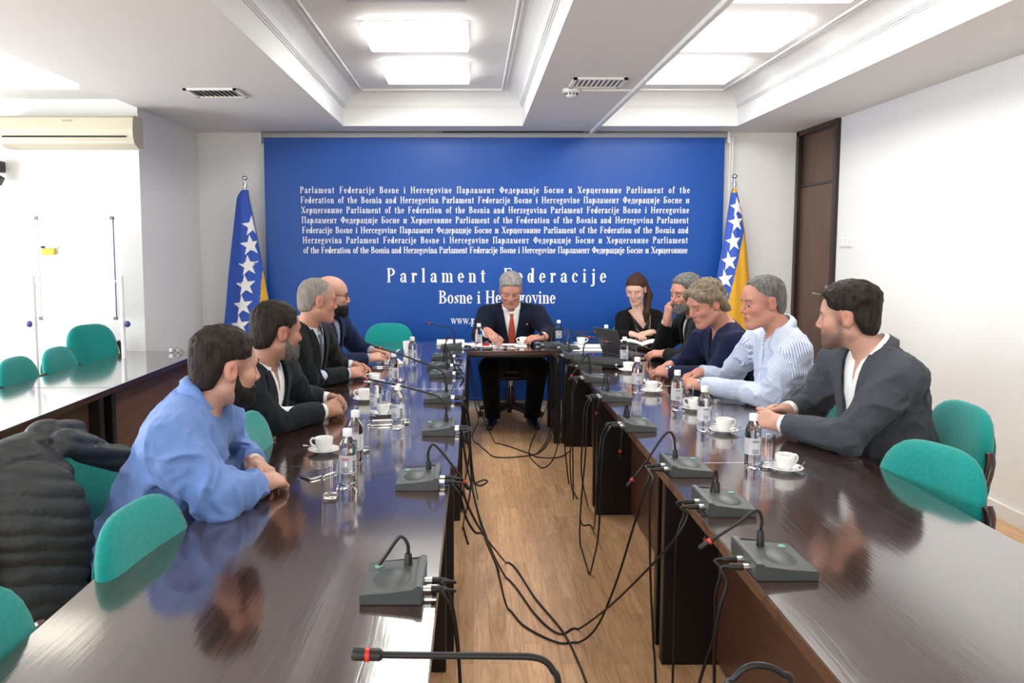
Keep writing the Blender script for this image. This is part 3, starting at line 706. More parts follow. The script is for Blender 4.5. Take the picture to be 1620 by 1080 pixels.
# ------------------------------------------------------------------ flags
M_fblue = mat('blue_flag_cloth', (0.020, 0.085, 0.46), 0.6, sheen=0.2)
M_fyel = mat('yellow_flag_cloth', (0.72, 0.38, 0.02), 0.6, sheen=0.2)
M_fwhite = mat('white_flag_cloth', (0.84, 0.84, 0.84), 0.6)
def flag(label, Y0, rows, poletop, colour, stars, ss, sw=0.92):
    """rows: (y, x_left, x_right) in photo pixels at the depth Y0; the cloth is a closed fold hanging from the pole"""
    base = aY(poletop[0], poletop[1], Y0)
    t = thing('flag', label, 'flag', (base.x, Y0 + 0.02, 0))
    off = Vector((base.x, Y0 + 0.02, 0))
    b = MB(); b.lathe([(0.014, 0.03), (0.014, base.z - 0.10)], n=14); b.lathe([(0.17, 0.0), (0.17, 0.018), (0.05, 0.035), (0.03, 0.07)], n=28); b.build('pole', M_metal, t, smooth=True)
    b = MB(); b.lathe([(0.014, -0.11), (0.020, -0.085), (0.012, -0.06), (0.010, -0.035), (0.012, -0.03)], c=(0, 0, base.z), n=14); b.ball((0, 0, base.z - 0.014), 0.024); b.build('finial', M_chrome, t, smooth=True)
    ys = [r[0] for r in rows]
    def ext(y): return np.interp(y, ys, [r[1] for r in rows]), np.interp(y, ys, [r[2] for r in rows])
    def surf(u, y, d=0.0):
        xl, xr = ext(y); v = (y - ys[0]) / (ys[-1] - ys[0])
        p = aY(xl + (xr - xl) * u, y, Y0) - off
        bul = (0.03 + 0.11 * v) * math.sin(PI * u) ** 0.7 + 0.016 * v * math.sin(u * 15 + 1.0 + v)
        p.y = -bul - d
        return p
    nu, nv = 48, 90
    b = MB()
    yy = [ys[0] + (ys[-1] - ys[0]) * j / nv for j in range(nv + 1)]
    F = [[b.bm.verts.new(surf(i / nu, y)) for i in range(nu + 1)] for y in yy]
    for j in range(nv):
        for i in range(nu):
            xl, xr = ext(yy[j]); px = xl + (xr - xl) * (i + 0.5) / nu
            b.mi = colour(px, yy[j], (i + 0.5) / nu)
            b.face((F[j][i], F[j][i + 1], F[j + 1][i + 1], F[j + 1][i]))
    b.mi = 0
    Bk = [[b.bm.verts.new(Vector((p.co.x, 0.03 + 0.05 * j / nv * math.sin(PI * i / nu), p.co.z))) for i, p in enumerate(F[j])] for j in range(nv + 1)]
    for j in range(nv):
        for i in range(nu): b.face((Bk[j][i + 1], Bk[j][i], Bk[j + 1][i], Bk[j + 1][i + 1]))
        b.face((F[j][0], F[j + 1][0], Bk[j + 1][0], Bk[j][0])); b.face((F[j][nu], Bk[j][nu], Bk[j + 1][nu], F[j + 1][nu]))
    b.mi = 2
    for (sx, sy, cl) in stars:
        pts = []
        for k in range(10):
            a = PI / 2 + 0.12 + k * PI / 5; r = ss if k % 2 == 0 else ss * 0.40
            pts.append((sx + r * sw * math.cos(a), sy - r * math.sin(a)))
        def mp(x, y):
            xl, xr = ext(y); u = min(max((x - xl) / (xr - xl), 0.0), 1.0)
            return surf(u, y, 0.0075)
        c = b.bm.verts.new(mp(sx, sy))
        ring = []
        for (qx, qy) in pts: ring.append(b.bm.verts.new(mp(qx, qy)))
        mid = [b.bm.verts.new(mp((sx + qx) / 2, (sy + qy) / 2)) for (qx, qy) in pts]
        for k in range(10):
            n = (k + 1) % 10
            b.face((c, mid[k], mid[n])); b.face((mid[k], ring[k], ring[n], mid[n]))
    b.build('cloth', [M_fblue, M_fyel, M_fwhite], t, smooth='all')
    return t
def colL(x, y, u):
    if y < 312 and x < 372 + (312 - y) * 0.55: return 2
    if y > 420 and x > 414.5 - (y - 420) * 0.035: return 1
    return 0
flag('blue flag with white stars hanging left of the banner', 7.52,
     [(300, 382, 391), (305, 377, 391.5), (313, 373.5, 392.5), (345, 370, 399.5), (400, 364, 410), (440, 360, 417.5), (480, 357, 424.5), (530, 352, 429), (640, 344, 436)], (386, 279), colL,
     [(399.5, 357, 0), (397.5, 388, 0), (395, 420, 0), (391.5, 451, 0), (387.5, 482.5, 0), (383.5, 514, 0), (380, 546, 0), (376, 578, 0)], 17.5)
def colR(x, y, u):
    if y < 303: return 1
    if x > 1177.5 - (y - 358) * 0.243 if y > 358 else u > 0.88: return 1
    return 0
flag('blue and yellow flag with white stars hanging right of the banner', 7.50,
     [(297, 1161, 1165), (306, 1158.5, 1168), (330, 1154.5, 1174), (360, 1150, 1179), (400, 1143.5, 1183.5), (440, 1136.5, 1187), (500, 1130, 1192), (560, 1126, 1197), (640, 1121, 1203)], (1163.5, 276), colR,
     [(1165.5, 327.5, 0), (1163.3, 352, 0), (1158.3, 382.5, 0), (1151.5, 413, 0), (1145.3, 441.5, 0), (1139, 471, 0)], 16.5, 0.72)

# ------------------------------------------------------------------ air conditioner, whiteboard, switches
a0, a1 = aY(3, 183, 6.27), aY(216, 231, 6.27)
ax, aw = (a0.x + a1.x) / 2, a1.x - a0.x
az0, az1 = aY(110, 232, 6.20).z, aY(110, 181, 6.20).z
t = thing('air_conditioner', 'cream wall-mounted air conditioner at the upper left', 'air conditioner', (ax, YA, az0))
hh = az1 - az0
b = MB(); prof = [(0, 0.0), (-0.10, 0.0), (-0.165, 0.025), (-0.190, 0.075), (-0.195, hh * 0.55), (-0.180, hh - 0.02), (-0.150, hh), (0, hh)]
Mx = Matrix.Rotation(PI / 2, 4, 'Y') @ Matrix.Rotation(PI / 2, 4, 'Z')
def prism_x(b, prof, x0, x1):
    A = [b.bm.verts.new((x0, y, z)) for y, z in prof]; B = [b.bm.verts.new((x1, y, z)) for y, z in prof]; n = len(prof)
    for k in range(n): b.face((A[k], A[(k + 1) % n], B[(k + 1) % n], B[k]))
    b.face(A[::-1]); b.face(B)
prism_x(b, prof, -aw / 2, aw / 2); b.build('body', mat('ivory_plastic', (0.56, 0.52, 0.40), 0.4), t)
b = MB(); b.box((-0.01, -0.194, 0.076), (aw * 0.92, 0.012, 0.010), Matrix.Rotation(-0.1, 3, 'X')); b.build('louver_slot', M_black, t)
b = MB(); b.box((-0.01, -0.176, 0.040), (aw * 0.92, 0.010, 0.004), Matrix.Rotation(-0.5, 3, 'X')); b.build('lower_flap', M_white, t)
b = MB(); text_mesh(b, 'gorenje', -0.02, 0.055, hh * 0.80, 0.016, lambda x, z: Vector((x, -0.1935, z))); lo = b.build('brand_lettering', mat('grey_lettering', (0.25, 0.25, 0.25), 0.4), t, recalc=False)

w0, w1 = aY(58, 345, 5.95), aY(177, 345, 5.95); wb = aY(118, 503, 5.95).z
t = thing('whiteboard', 'white flip-chart board on a slim wheeled stand by the left wall', 'whiteboard', ((w0.x + w1.x) / 2, 5.95, 0))
ww, wt = w1.x - w0.x, w0.z
b = MB(); b.box((0, 0, (wt + wb) / 2), (ww, 0.014, wt - wb)); b.build('panel', mat('whiteboard_surface', (0.80, 0.83, 0.84), 0.25), t)
b = MB()
for s in (-1, 1):
    b.box((s * ww / 2, 0, (wt + wb) / 2), (0.014, 0.022, wt - wb)); b.box((0, 0, wt if s > 0 else wb), (ww, 0.022, 0.012))
b.build('frame', M_metal, t)
for sx in (-1, 1):
    for z in (wt, wb):
        b = MB(); b.box((sx * ww / 2, -0.002, z), (0.03, 0.026, 0.026), bev=0.006); b.build('corner_cap', mat('grey_cap', (0.18, 0.18, 0.19), 0.4), t)
for sx in (-1, 1):
    b = MB(); xx = sx * (ww / 2 + 0.05)
    b.tube([(xx, 0, 0.05), (xx, 0, 1.34)], 0.016, 12); b.tube([(xx, 0, 1.30), (sx * ww / 2, 0, 1.30)], 0.008, 8)
    b.tube([(xx, -0.28, 0.05), (xx, 0.28, 0.05)], 0.018, 10)
    post = b.build('stand_post', M_white, t, smooth=True)
    b = MB(); b.ball((xx + sx * 0.035, -0.005, 0.99), (0.022, 0.018, 0.024)); b.build('knob', mat('violet_knob', (0.06, 0.05, 0.22), 0.4), post, smooth=True)
    for sy in (-1, 1):
        b = MB(); b.lathe([(0.010, -0.012), (0.024, -0.010), (0.024, 0.010), (0.010, 0.012)], M=Matrix.Rotation(PI / 2, 4, 'Y'), c=(xx, sy * 0.26, 0.024), n=14); b.build('caster', M_black, post, smooth=True)
e0, e1 = aY(68, 393, 5.94), aY(89, 403, 5.94)
b = MB(); b.box(((e0.x + e1.x) / 2, 5.925, (e0.z + e1.z) / 2), (e1.x - e0.x, 0.034, e0.z - e1.z), bev=0.006)
o = b.build('board_eraser', mat('yellow_sponge', (0.75, 0.60, 0.07), 0.7)); tag(o, 'yellow eraser stuck on the whiteboard', 'eraser')
t = thing('marker', 'white marker with black cap held above the yellow eraser', 'marker', (e0.x, 5.93, e0.z + 0.01))
b = MB(); b.tube([(-0.008, 0, 0), (0.024, 0, 0)], 0.008, 10); b.build('cap', M_black, t)
b = MB(); b.tube([(0.024, 0, 0), (0.115, 0, 0)], 0.007, 10); b.build('barrel', M_white, t)

t = thing('light_switch', 'white triple switch plate on the right wall beside the door', 'switch', (XR, 6.70, 1.585))
b = MB(); b.box((-0.004, 0, 0), (0.008, 0.235, 0.080), bev=0.003); b.build('plate', M_white, t)
for k in range(3):
    b = MB(); b.box((-0.010, (k - 1) * 0.072, 0), (0.006, 0.058, 0.058), Matrix.Rotation(0.06, 3, 'Y'), bev=0.002); b.build('rocker', M_porc, t)
p = aY(1, 268, 6.30)
t = thing('wall_speaker', 'black device on a bracket at the left photo edge below the air conditioner', 'speaker', (p.x - 0.055, YA, p.z))
b = MB(); b.box((0, -0.10, 0.02), (0.14, 0.10, 0.085), bev=0.01); b.box((0.02, -0.115, -0.07), (0.10, 0.07, 0.07), Matrix.Rotation(0.5, 3, 'Y'), bev=0.01); b.build('body', M_black, t)
b = MB(); b.box((-0.02, -0.03, 0), (0.03, 0.06, 0.03)); b.build('bracket', M_metal, t)

# ------------------------------------------------------------------ microphone units
TZ = 0.7403
def onT(x, y): return aZ(x, y, TZ)
def mic_unit(label, fl, fr, side, barrel, neck, group, ydepth=0.20, red=True, headr=0.0075, dY=0.0):
    """fl, fr: lower front corners of the base in the photo; side: +1 when the aisle (plugs, stem) is on the left"""
    p, q = onT(*fl), onT(*fr)
    c = (p + q) / 2; c.y += ydepth / 2; c.z = TZ
    hw = min(max((q.x - p.x) / 2, 0.065), 0.085)
    t = thing('conference_microphone', label, 'microphone', c, 0, group)
    s = side
    b = MB(); prof = [(-hw, 0), (hw, 0), (hw, 0.022), (-hw * 0.72, 0.033), (-hw * 0.78, 0.042), (-hw, 0.042)]
    prof = [(x * s, z) for x, z in prof]
    b.prism([(x, z) for x, z in prof], -ydepth / 2, ydepth / 2, Matrix.Rotation(PI / 2, 4, 'X'))
    bmesh.ops.bevel(b.bm, geom=b.bm.edges[:], offset=0.0025, segments=2, affect='EDGES', clamp_overlap=True)
    b.build('base', M_grey, t, smooth=True)
    b = MB(); b.ball((0.005 * s, -0.012, 0.020), (0.048, 0.068, 0.019), 28, 12, Matrix.Rotation(0.07 * s, 3, 'Y')); b.build('speaker_dome', M_grey, t, smooth='all')
    b = MB(); b.lathe([(0.010, 0), (0.010, 0.004), (0.007, 0.006)], c=(0.045 * s, 0.062, 0.024), n=18); b.build('button', M_green, t, smooth=True)
    off = t.location
    yb = c.y + 0.062
    B = [aY(x, y, yb) - off for x, y in barrel]
    B0 = Vector((B[0].x, 0.062, 0.030)); B1 = Vector((B[0].x, 0.062, max(B[-1].z, 0.06)))
    b = MB(); b.tube([B0, B0.lerp(B1, 0.12), B1.lerp(B0, 0.12), B1], [0.011, 0.010, 0.009, 0.007], 12); b.build('stem_socket', M_black, t, smooth=True)
    n = len(neck)
    N = [B1] + [aY(x, y, yb + dY * (i + 1) / n) - off for i, (x, y) in enumerate(neck)]
    path = smooth_path(N, 6)
    b = MB(); b.tube(path, 0.0045, 8); stem = b.build('gooseneck', M_black, t, smooth='all')
    d = (path[-1] - path[-4]).normalized(); e = path[-1]
    b = MB(); b.tube([e, e + d * 0.006, e + d * 0.038, e + d * 0.043], [0.005, headr, headr, headr * 0.7], 12); b.build('microphone_head', M_black, stem, smooth=True)
    if red:
        b = MB(); b.tube([e + d * 0.006, e + d * 0.014], headr * 1.12, 12); b.build('light_ring', M_red, stem, smooth=True)
    plugs = []
    for k, yy in enumerate((-0.005, -0.055)):
        b = MB(); b.tube([(-s * (hw - 0.002), yy, 0.018), (-s * (hw + 0.018), yy, 0.018)], 0.0085, 10); b.build('socket_collar', M_metal, t, smooth=True)
        plugs.append(off + Vector((-s * (hw + 0.018), yy, 0.018)))
    t['_'] = 0; del t['_']
    return t, plugs, s
MR, ML, MC = 'microphone units along the right tables', 'microphone units along the left tables', 'microphone units by the head table'
U = {}
U['R1'] = mic_unit('grey microphone unit nearest the camera on the right table row', (1197, 920), (1295, 918), 1, [(1203, 862), (1203, 838)], [(1205, 820), (1196, 807), (1165, 829), (1128, 853)], MR)
U['R2'] = mic_unit('grey microphone unit second from the camera on the right row, neck hanging straight down', (1122, 819), (1197, 817), 1, [(1134, 783), (1134, 766)], [(1134, 748), (1131, 745), (1127, 765), (1121, 810), (1117, 848)], MR)
U['R3'] = mic_unit('grey microphone unit third from the camera on the right, by the table seam', (1063, 756), (1128, 755), 1, [(1068, 727), (1067, 711)], [(1066, 692), (1059, 683), (1046, 694), (1020, 733), (1003, 755)], MR)
U['R4'] = mic_unit('grey microphone unit on the middle right table, second behind the nearest bottle', (990, 684), (1039, 683), 1, [(993, 662), (993, 648)], [(992, 640), (990, 641), (986, 670), (982, 710)], MR)
U['R5'] = mic_unit('grey microphone unit just before the far right table seam, silver neck bent down', (954, 636.7), (999, 635), 1, [(961, 617), (961, 606)], [(960, 593), (957, 594), (952, 618), (945, 650)], MR)
U['R6'] = mic_unit('grey microphone unit just behind the far right table seam', (926, 606), (966, 604), 1, [(932.6, 590), (932.6, 573)], [(930, 561), (926, 562), (916, 578), (906, 592)], MR)
U['R7'] = mic_unit('grey microphone unit on the far right table before the black case', (916, 585.5), (952, 584), 1, [(922, 571), (922, 563)], [(923.5, 549), (928, 542), (943, 540.5), (957, 541)], MR)
U['R8'] = mic_unit('grey microphone unit on the far right table, third behind the seam', (894, 568.5), (920, 567), 1, [(900, 556), (900, 549)], [(900, 538), (905, 533), (919, 532), (930, 533)], MR)
U['R9'] = mic_unit('grey microphone unit farthest back on the right row', (887, 555), (917, 554), 1, [(894, 546), (894, 541)], [(895, 532), (899, 526.5), (919, 525), (939, 524.5)], MR, ydepth=0.17)
U['C1'] = mic_unit('flat grey microphone unit on the right corner of the head table', (861, 549.5), (893, 549), 1, [(872.5, 541), (872.5, 536)], [(873, 525), (877, 520), (891, 520.5), (912, 527), (936, 533)], MC, ydepth=0.15)
U['L1'] = mic_unit('grey microphone unit nearest the camera on the left table, neck bent to the lower left', (568, 958), (668, 956), -1, [(646, 896), (646, 880)], [(645, 861), (638, 850), (629, 852), (610, 879), (580, 921), (560, 951)], ML)
U['L2'] = mic_unit('grey microphone unit second from the camera on the left, neck bent over the aisle', (625, 777), (694, 776), -1, [(678, 744), (678, 732)], [(677, 717), (681, 706), (687, 703), (700, 716), (718, 739), (731, 758)], ML)
U['L3'] = mic_unit('grey microphone unit third from the camera on the left with a long neck', (667, 690.5), (719, 689), -1, [(706, 665), (706, 655)], [(706, 645), (703, 637), (696, 629), (684, 623.5), (658, 616.5), (620, 607), (584, 600)], ML)
U['L4'] = mic_unit('grey microphone unit fourth from the camera on the left with a long neck', (670, 638.5), (713, 637.5), -1, [(706, 621), (706, 611)], [(704.5, 600), (701, 590), (692.5, 583), (670, 574), (640, 563), (604, 551.5)], ML)
U['L5'] = mic_unit('grey microphone unit fifth from the camera on the left, silver neck drooping off the table', (678.5, 598.5), (715.5, 597.5), -1, [(707, 584), (707, 573)], [(706, 556), (706, 549), (710, 554), (719, 579), (730, 606)], ML)
U['L6'] = mic_unit('grey microphone unit sixth from the camera on the left, neck standing upright', (675, 585), (712, 584.5), -1, [(702, 573), (702, 566)], [(703, 555), (704.5, 546), (706, 539)], ML)
U['L7'] = mic_unit('grey microphone unit seventh from the camera on the left', (682, 569.6), (716, 569), -1, [(706, 558), (706, 552)], [(706, 547), (704, 545), (702, 552), (700, 566)], ML)
U['C2'] = mic_unit('grey microphone unit lying before the paper stack left of the head table', (693, 553), (734, 552), -1, [(718.5, 542), (718.5, 536)], [(718.5, 529), (715.5, 520.5), (704, 516.5), (681, 512)], MC, ydepth=0.15)
def near_mic(label, base, neck, Y):
    t = thing('conference_microphone', label, 'microphone', (base[0], Y, TZ), 0, 'microphone units right in front of the camera')
    b = MB(); b.box((0, -0.06, 0.016), (0.15, 0.20, 0.032), bev=0.004); b.build('base', M_grey, t, smooth=True)
    b = MB(); b.tube([(0, 0, 0.03), (0, 0, 0.075)], [0.010, 0.008], 12); b.build('stem_socket', M_black, t, smooth=True)
    N = [Vector((0, 0, 0.075))] + [aY(x, y, Y) - t.location for x, y in neck]
    path = smooth_path(N, 6)
    b = MB(); b.tube(path, 0.0048, 10); st = b.build('gooseneck', M_black, t, smooth='all')
    d = (path[-1] - path[-4]).normalized(); e = path[-1]
    b = MB(); b.tube([e - d * 0.018, e - d * 0.014, e + d * 0.022, e + d * 0.025], [0.005, 0.0085, 0.0085, 0.006], 14); b.build('microphone_head', M_black, st, smooth=True)
    b = MB(); b.tube([e, e + d * 0.006], 0.0095, 14); b.build('light_ring', M_red, st, smooth=True)
near_mic('black microphone neck with a red ring crossing the bottom edge of the photo', (0.135, 0), [(884, 1085), (876, 1062), (863, 1046), (842, 1039), (800, 1037.5), (700, 1036.5), (640, 1036), (585, 1035)], 1.08)
near_mic('black microphone neck arching over the bottom edge near the right table', (0.43, 0), [(1252, 1086), (1238, 1066), (1218, 1055), (1198, 1052), (1180, 1056), (1163, 1070), (1150, 1092)], 1.08)

# ------------------------------------------------------------------ cables
def cable(label, pts, r=0.0042, group='black microphone cables'):
    P = [Vector(p) for p in pts]
    S = smooth_path(P, 7)
    for q in S: q.z = max(q.z, r + 0.0005)
    b = MB(); b.tube(S, r, 7)
    o = b.build('cable', M_cable, smooth='all')
    return tag(o, label, 'cable', group)
def fl(x, y): return aZ(x, y, 0.006)
def dn(x, y, Y): return aY(x, y, Y)
def plug_cable(key, k, label, pts, edge=None):
    t, plugs, s = U[key]; p = plugs[k]
    b = MB(); b.tube([p, p + Vector((-s * 0.03, 0, 0)), p + Vector((-s * 0.036, 0, 0))], [0.009, 0.008, 0.005], 10); q = b.build('cable_plug', M_black, smooth=True)
    o = cable(label, [p + Vector((-s * 0.03, 0, 0)), p + Vector((-s * 0.055, 0, -0.004))] + pts)
    q.parent = o
    return o
plug_cable('R1', 0, 'cable from the nearest right microphone, bowing down to the bottom edge', [dn(1141, 902, 2.02), dn(1132, 940, 2.03), dn(1130, 1000, 2.05), dn(1112, 1060, 2.05), dn(1095, 1120, 2.05)])
plug_cable('R1', 1, 'second cable from the nearest right microphone, hanging in front of the dark leg', [dn(1150, 922, 1.97), dn(1138, 965, 1.97), dn(1131, 1020, 1.98), dn(1130, 1090, 2.0), dn(1129, 1140, 2.0)])
plug_cable('R2', 0, 'cable from the second right microphone, running down past the near table leg', [dn(1082, 812, 2.50), dn(1071, 850, 2.50), dn(1068, 930, 2.52), dn(1066, 1010, 2.55), fl(1063, 1110)])
plug_cable('R2', 1, 'cable from the second right microphone, swinging down across the aisle', [dn(1088, 815, 2.45), dn(1068, 852, 2.46), dn(1025, 900, 2.6), dn(965, 958, 2.9), fl(915, 995), fl(885, 1002), fl(850, 975), fl(800, 913), dn(768, 845, 3.5), dn(748, 770, 3.9), dn(741, 690, 4.3), dn(737, 655, 4.4)])
plug_cable('R3', 0, 'cable from the third right microphone, dipping low into the aisle', [dn(1028, 748, 2.86), dn(1018, 780, 2.86), dn(1000, 840, 2.9), dn(975, 920, 2.95), dn(945, 990, 3.0), fl(915, 1016), fl(880, 1015), fl(830, 990), fl(803, 962), dn(785, 895, 3.3), dn(765, 845, 3.6), dn(744, 760, 3.9), dn(733, 700, 4.0)])
plug_cable('R3', 1, 'cable from the third right microphone, falling straight to the floor', [dn(1033, 757, 2.8), dn(1028, 785, 2.8), dn(1028, 860, 2.8), dn(1030, 940, 2.8), fl(1034, 1025), fl(1038, 1110)])
plug_cable('R4', 0, 'cable from the fourth right microphone, looping before the middle right table', [dn(962, 670, 3.45), dn(952, 690, 3.45), dn(945, 740, 3.45), dn(942, 800, 3.5), fl(938, 838), fl(922, 830), fl(917, 818)])
plug_cable('R4', 1, 'cable from the fourth right microphone, reaching the floor by the dark leg', [dn(965, 676, 3.4), dn(955, 698, 3.4), dn(951, 760, 3.4), dn(946, 850, 3.45), fl(934, 906)])
plug_cable('R5', 0, 'cable from the fifth right microphone, hanging along the far leg', [dn(933, 629, 4.15), dn(925, 645, 4.15), dn(922, 690, 4.15), dn(920, 750, 4.2), fl(930, 800)])
plug_cable('R5', 1, 'cable from the fifth right microphone, ending in a bend on the floor', [dn(935, 632, 4.1), dn(929, 652, 4.1), dn(926, 720, 4.1), dn(919, 800, 4.1), fl(918, 862), fl(932, 908)])
plug_cable('R6', 0, 'cable from the unit behind the seam, straight down on the right', [dn(911, 601, 4.7), dn(905, 615, 4.7), dn(904, 670, 4.7), dn(902, 730, 4.8), fl(905, 775), fl(913, 788)])
plug_cable('R6', 1, 'cable from the unit behind the seam, hanging outside the right tables', [dn(913, 603, 4.65), dn(907, 625, 4.65), dn(906, 690, 4.65), fl(907, 790)])
plug_cable('R7', 0, 'cable from the unit before the black case, dropping to a loop on the floor', [dn(895, 583, 5.2), dn(893, 600, 5.2), dn(890, 660, 5.3), dn(877, 722, 5.6), fl(857, 740), fl(838, 722), dn(840, 703, 6.0), dn(850, 680, 6.2)])
plug_cable('R7', 1, 'cable from the unit before the black case, hanging down by the gap', [dn(896, 585, 5.15), dn(894, 610, 5.15), dn(892, 680, 5.2), dn(897, 740, 5.2), fl(900, 765)])
plug_cable('R8', 0, 'cable from the third unit behind the seam, hanging in the gap', [dn(883, 568, 5.75), dn(880, 590, 5.75), dn(876, 640, 5.8), dn(868, 690, 6.0), fl(850, 718)])
plug_cable('R9', 0, 'cable from the farthest right unit, falling beside the head table leg', [dn(879, 556, 6.1), dn(875, 580, 6.2), dn(873, 640, 6.2), dn(874, 682, 6.2), fl(886, 694), fl(902, 704)])
plug_cable('C1', 0, 'pale-lit cable hanging from the head table microphone', [dn(869, 553, 6.33), dn(871, 570, 6.33), dn(872, 600, 6.33), dn(866, 640, 6.33), dn(851, 672, 6.34), fl(846, 690), fl(838, 705)])
plug_cable('L1', 0, 'cable from the nearest left microphone, hanging into the aisle', [dn(699, 921, 1.86), dn(712, 945, 1.86), dn(721, 990, 1.86), dn(726, 1040, 1.86), dn(729, 1110, 1.86)])
plug_cable('L1', 1, 'second cable from the nearest left microphone, hanging into the aisle', [dn(700, 934, 1.82), dn(712, 960, 1.82), dn(722, 1010, 1.82), dn(727, 1060, 1.82), dn(730, 1120, 1.82)])
plug_cable('L2', 0, 'long cable from the second left microphone, crossing the aisle to the bottom edge', [dn(716, 758, 2.75), dn(730, 775, 2.75), dn(745, 810, 2.8), dn(767, 848, 3.0), fl(800, 890), fl(850, 950), fl(890, 998), fl(912, 1040), fl(932, 1090)])
plug_cable('L2', 1, 'cable from the second left microphone, curling below the table edge', [dn(716, 764, 2.70), dn(728, 785, 2.70), dn(738, 820, 2.75), dn(752, 842, 2.8), dn(768, 850, 2.9), fl(790, 905)])
plug_cable('L3', 0, 'cable from the third left microphone, bundled down by the table end', [dn(732, 683, 3.5), dn(742, 700, 3.5), dn(746, 740, 3.5), dn(742, 790, 3.55), fl(732, 835), fl(741, 860)])
plug_cable('L3', 1, 'cable from the third left microphone, looping beside the bundle', [dn(733, 687, 3.45), dn(744, 712, 3.45), dn(747, 755, 3.5), dn(758, 768, 3.6), dn(771, 762, 3.7), dn(765, 759, 3.7), dn(750, 765, 3.6)])
plug_cable('L4', 0, 'cable from the fourth left microphone, hanging over the table edge', [dn(728, 632, 4.2), dn(739, 645, 4.2), dn(744, 690, 4.2), dn(740, 740, 4.2), dn(734, 770, 4.2), fl(739, 800)])
plug_cable('L4', 1, 'cable from the fourth left microphone, falling to the floor', [dn(730, 636, 4.15), dn(741, 655, 4.15), dn(744, 700, 4.15), dn(748, 745, 4.2), fl(756, 790)])
plug_cable('L5', 0, 'cable from the fifth left microphone, arching over the edge', [dn(727, 592, 4.95), dn(734, 604, 4.95), dn(735, 650, 4.95), dn(733, 700, 5.0), fl(738, 745)])
plug_cable('L6', 0, 'cable from the sixth left microphone, hanging behind the bundle', [dn(724, 580, 5.3), dn(731, 592, 5.3), dn(733, 640, 5.3), fl(736, 730)])
plug_cable('L7', 0, 'cable from the seventh left microphone, hanging into the gap', [dn(725, 565, 5.75), dn(731, 580, 5.75), dn(733, 640, 5.8), fl(745, 700)])
plug_cable('C2', 0, 'cable from the unit by the papers, falling past the head table leg', [dn(741, 556, 6.30), dn(747, 590, 6.32), dn(756, 635, 6.3), dn(768, 668, 6.25), fl(784, 701), fl(800, 704), fl(837, 717), fl(852, 723), fl(884, 723), fl(903, 712)])
plug_cable('C2', 1, 'cable from the unit by the papers, hanging to the floor and running right', [dn(741, 560, 6.28), dn(744, 590, 6.28), dn(752, 640, 6.25), dn(757, 665, 6.2), dn(747, 688, 6.0), fl(752, 700), fl(767, 711), fl(787, 723), fl(847, 718), fl(868, 698), fl(872, 688)])

# ------------------------------------------------------------------ bottles, glasses, cups
M_film = mat('bottle_label_film', (0.82, 0.85, 0.88), 0.35, alpha=0.58)
M_print = mat('label_print', (0.06, 0.07, 0.10), 0.5)
M_pred = mat('red_label_print', (0.55, 0.05, 0.06), 0.5)
M_cap = mat('white_bottle_cap', (0.84, 0.85, 0.86), 0.35)
def bottle(label, x, y, ang, group, red=False, h=0.197):
    p = onT(x, y)
    t = thing('water_bottle', label, 'bottle', (p.x, p.y, TZ), ang, group)
    k = h / 0.197
    prof = [(0.004, 0.004), (0.018, 0.0), (0.0265, 0.002), (0.029, 0.008), (0.029, 0.026)]
    for i in range(4): prof += [(0.0278, 0.030 + i * 0.010), (0.029, 0.035 + i * 0.010)]
    prof += [(0.0285, 0.072), (0.0285, 0.112), (0.029, 0.118), (0.0282, 0.126), (0.029, 0.132), (0.027, 0.142), (0.019, 0.160), (0.0128, 0.170), (0.0122, 0.176)]
    b = MB(); b.lathe([(r, z * k) for r, z in prof], n=28); b.build('body', M_pet, t, smooth='all')
    b = MB(); b.lathe([(0.0158, 0.172 * k), (0.0162, 0.175 * k), (0.0158, 0.194 * k), (0.0145, 0.197 * k)], n=24); b.build('cap', M_cap, t, smooth=True)
    b = MB(); rr = 0.0293
    arc = [(-2.3 + 4.6 * i / 24) for i in range(25)]
    b.grid([[Vector((rr * math.sin(a), -rr * math.cos(a), z * k)) for z in (0.048, 0.110)] for a in arc])
    lab = b.build('label', M_film, t, smooth='all')
    b = MB(); rr = 0.0297
    def patch(a0, a1, z0, z1):
        n = max(2, int((a1 - a0) / 0.15) + 1)
        b.grid([[Vector((rr * math.sin(a0 + (a1 - a0) * i / n), -rr * math.cos(a0 + (a1 - a0) * i / n), z * k)) for z in (z0, z1)] for i in range(n + 1)])
    z = 0.052
    for i in range(9):
        hgt = 0.0016 + 0.0012 * ((i * 7) % 3); patch(0.75, 1.25, z, z + hgt); z += hgt + 0.0017
    for i in range(3): patch(-0.55, 0.25, 0.054 + i * 0.006, 0.0565 + i * 0.006)
    b.build('print', M_print, lab)
    b = MB()
    for i in range(4): patch(-0.55 + i * 0.22, -0.42 + i * 0.22, 0.094, 0.102)
    b.build('logo_print', M_pred if red else M_print, lab)
    return t
def glass(label, x, y, group, h=0.118, rt=0.030, rb=0.026, water=0.0):
    p = onT(x, y)
    t = thing('drinking_glass', label, 'glass', (p.x, p.y, TZ), 0, group)
    b = MB(); b.lathe([(rb * 0.9, 0.0), (rb, 0.002), (rt, h), (rt - 0.0008, h + 0.0006), (rt - 0.0018, h), (rb - 0.0016, 0.012), (rb * 0.5, 0.009), (0.0005, 0.009)], n=40, cap=True); b.build('tumbler', M_glass, t, smooth=True)
    return t
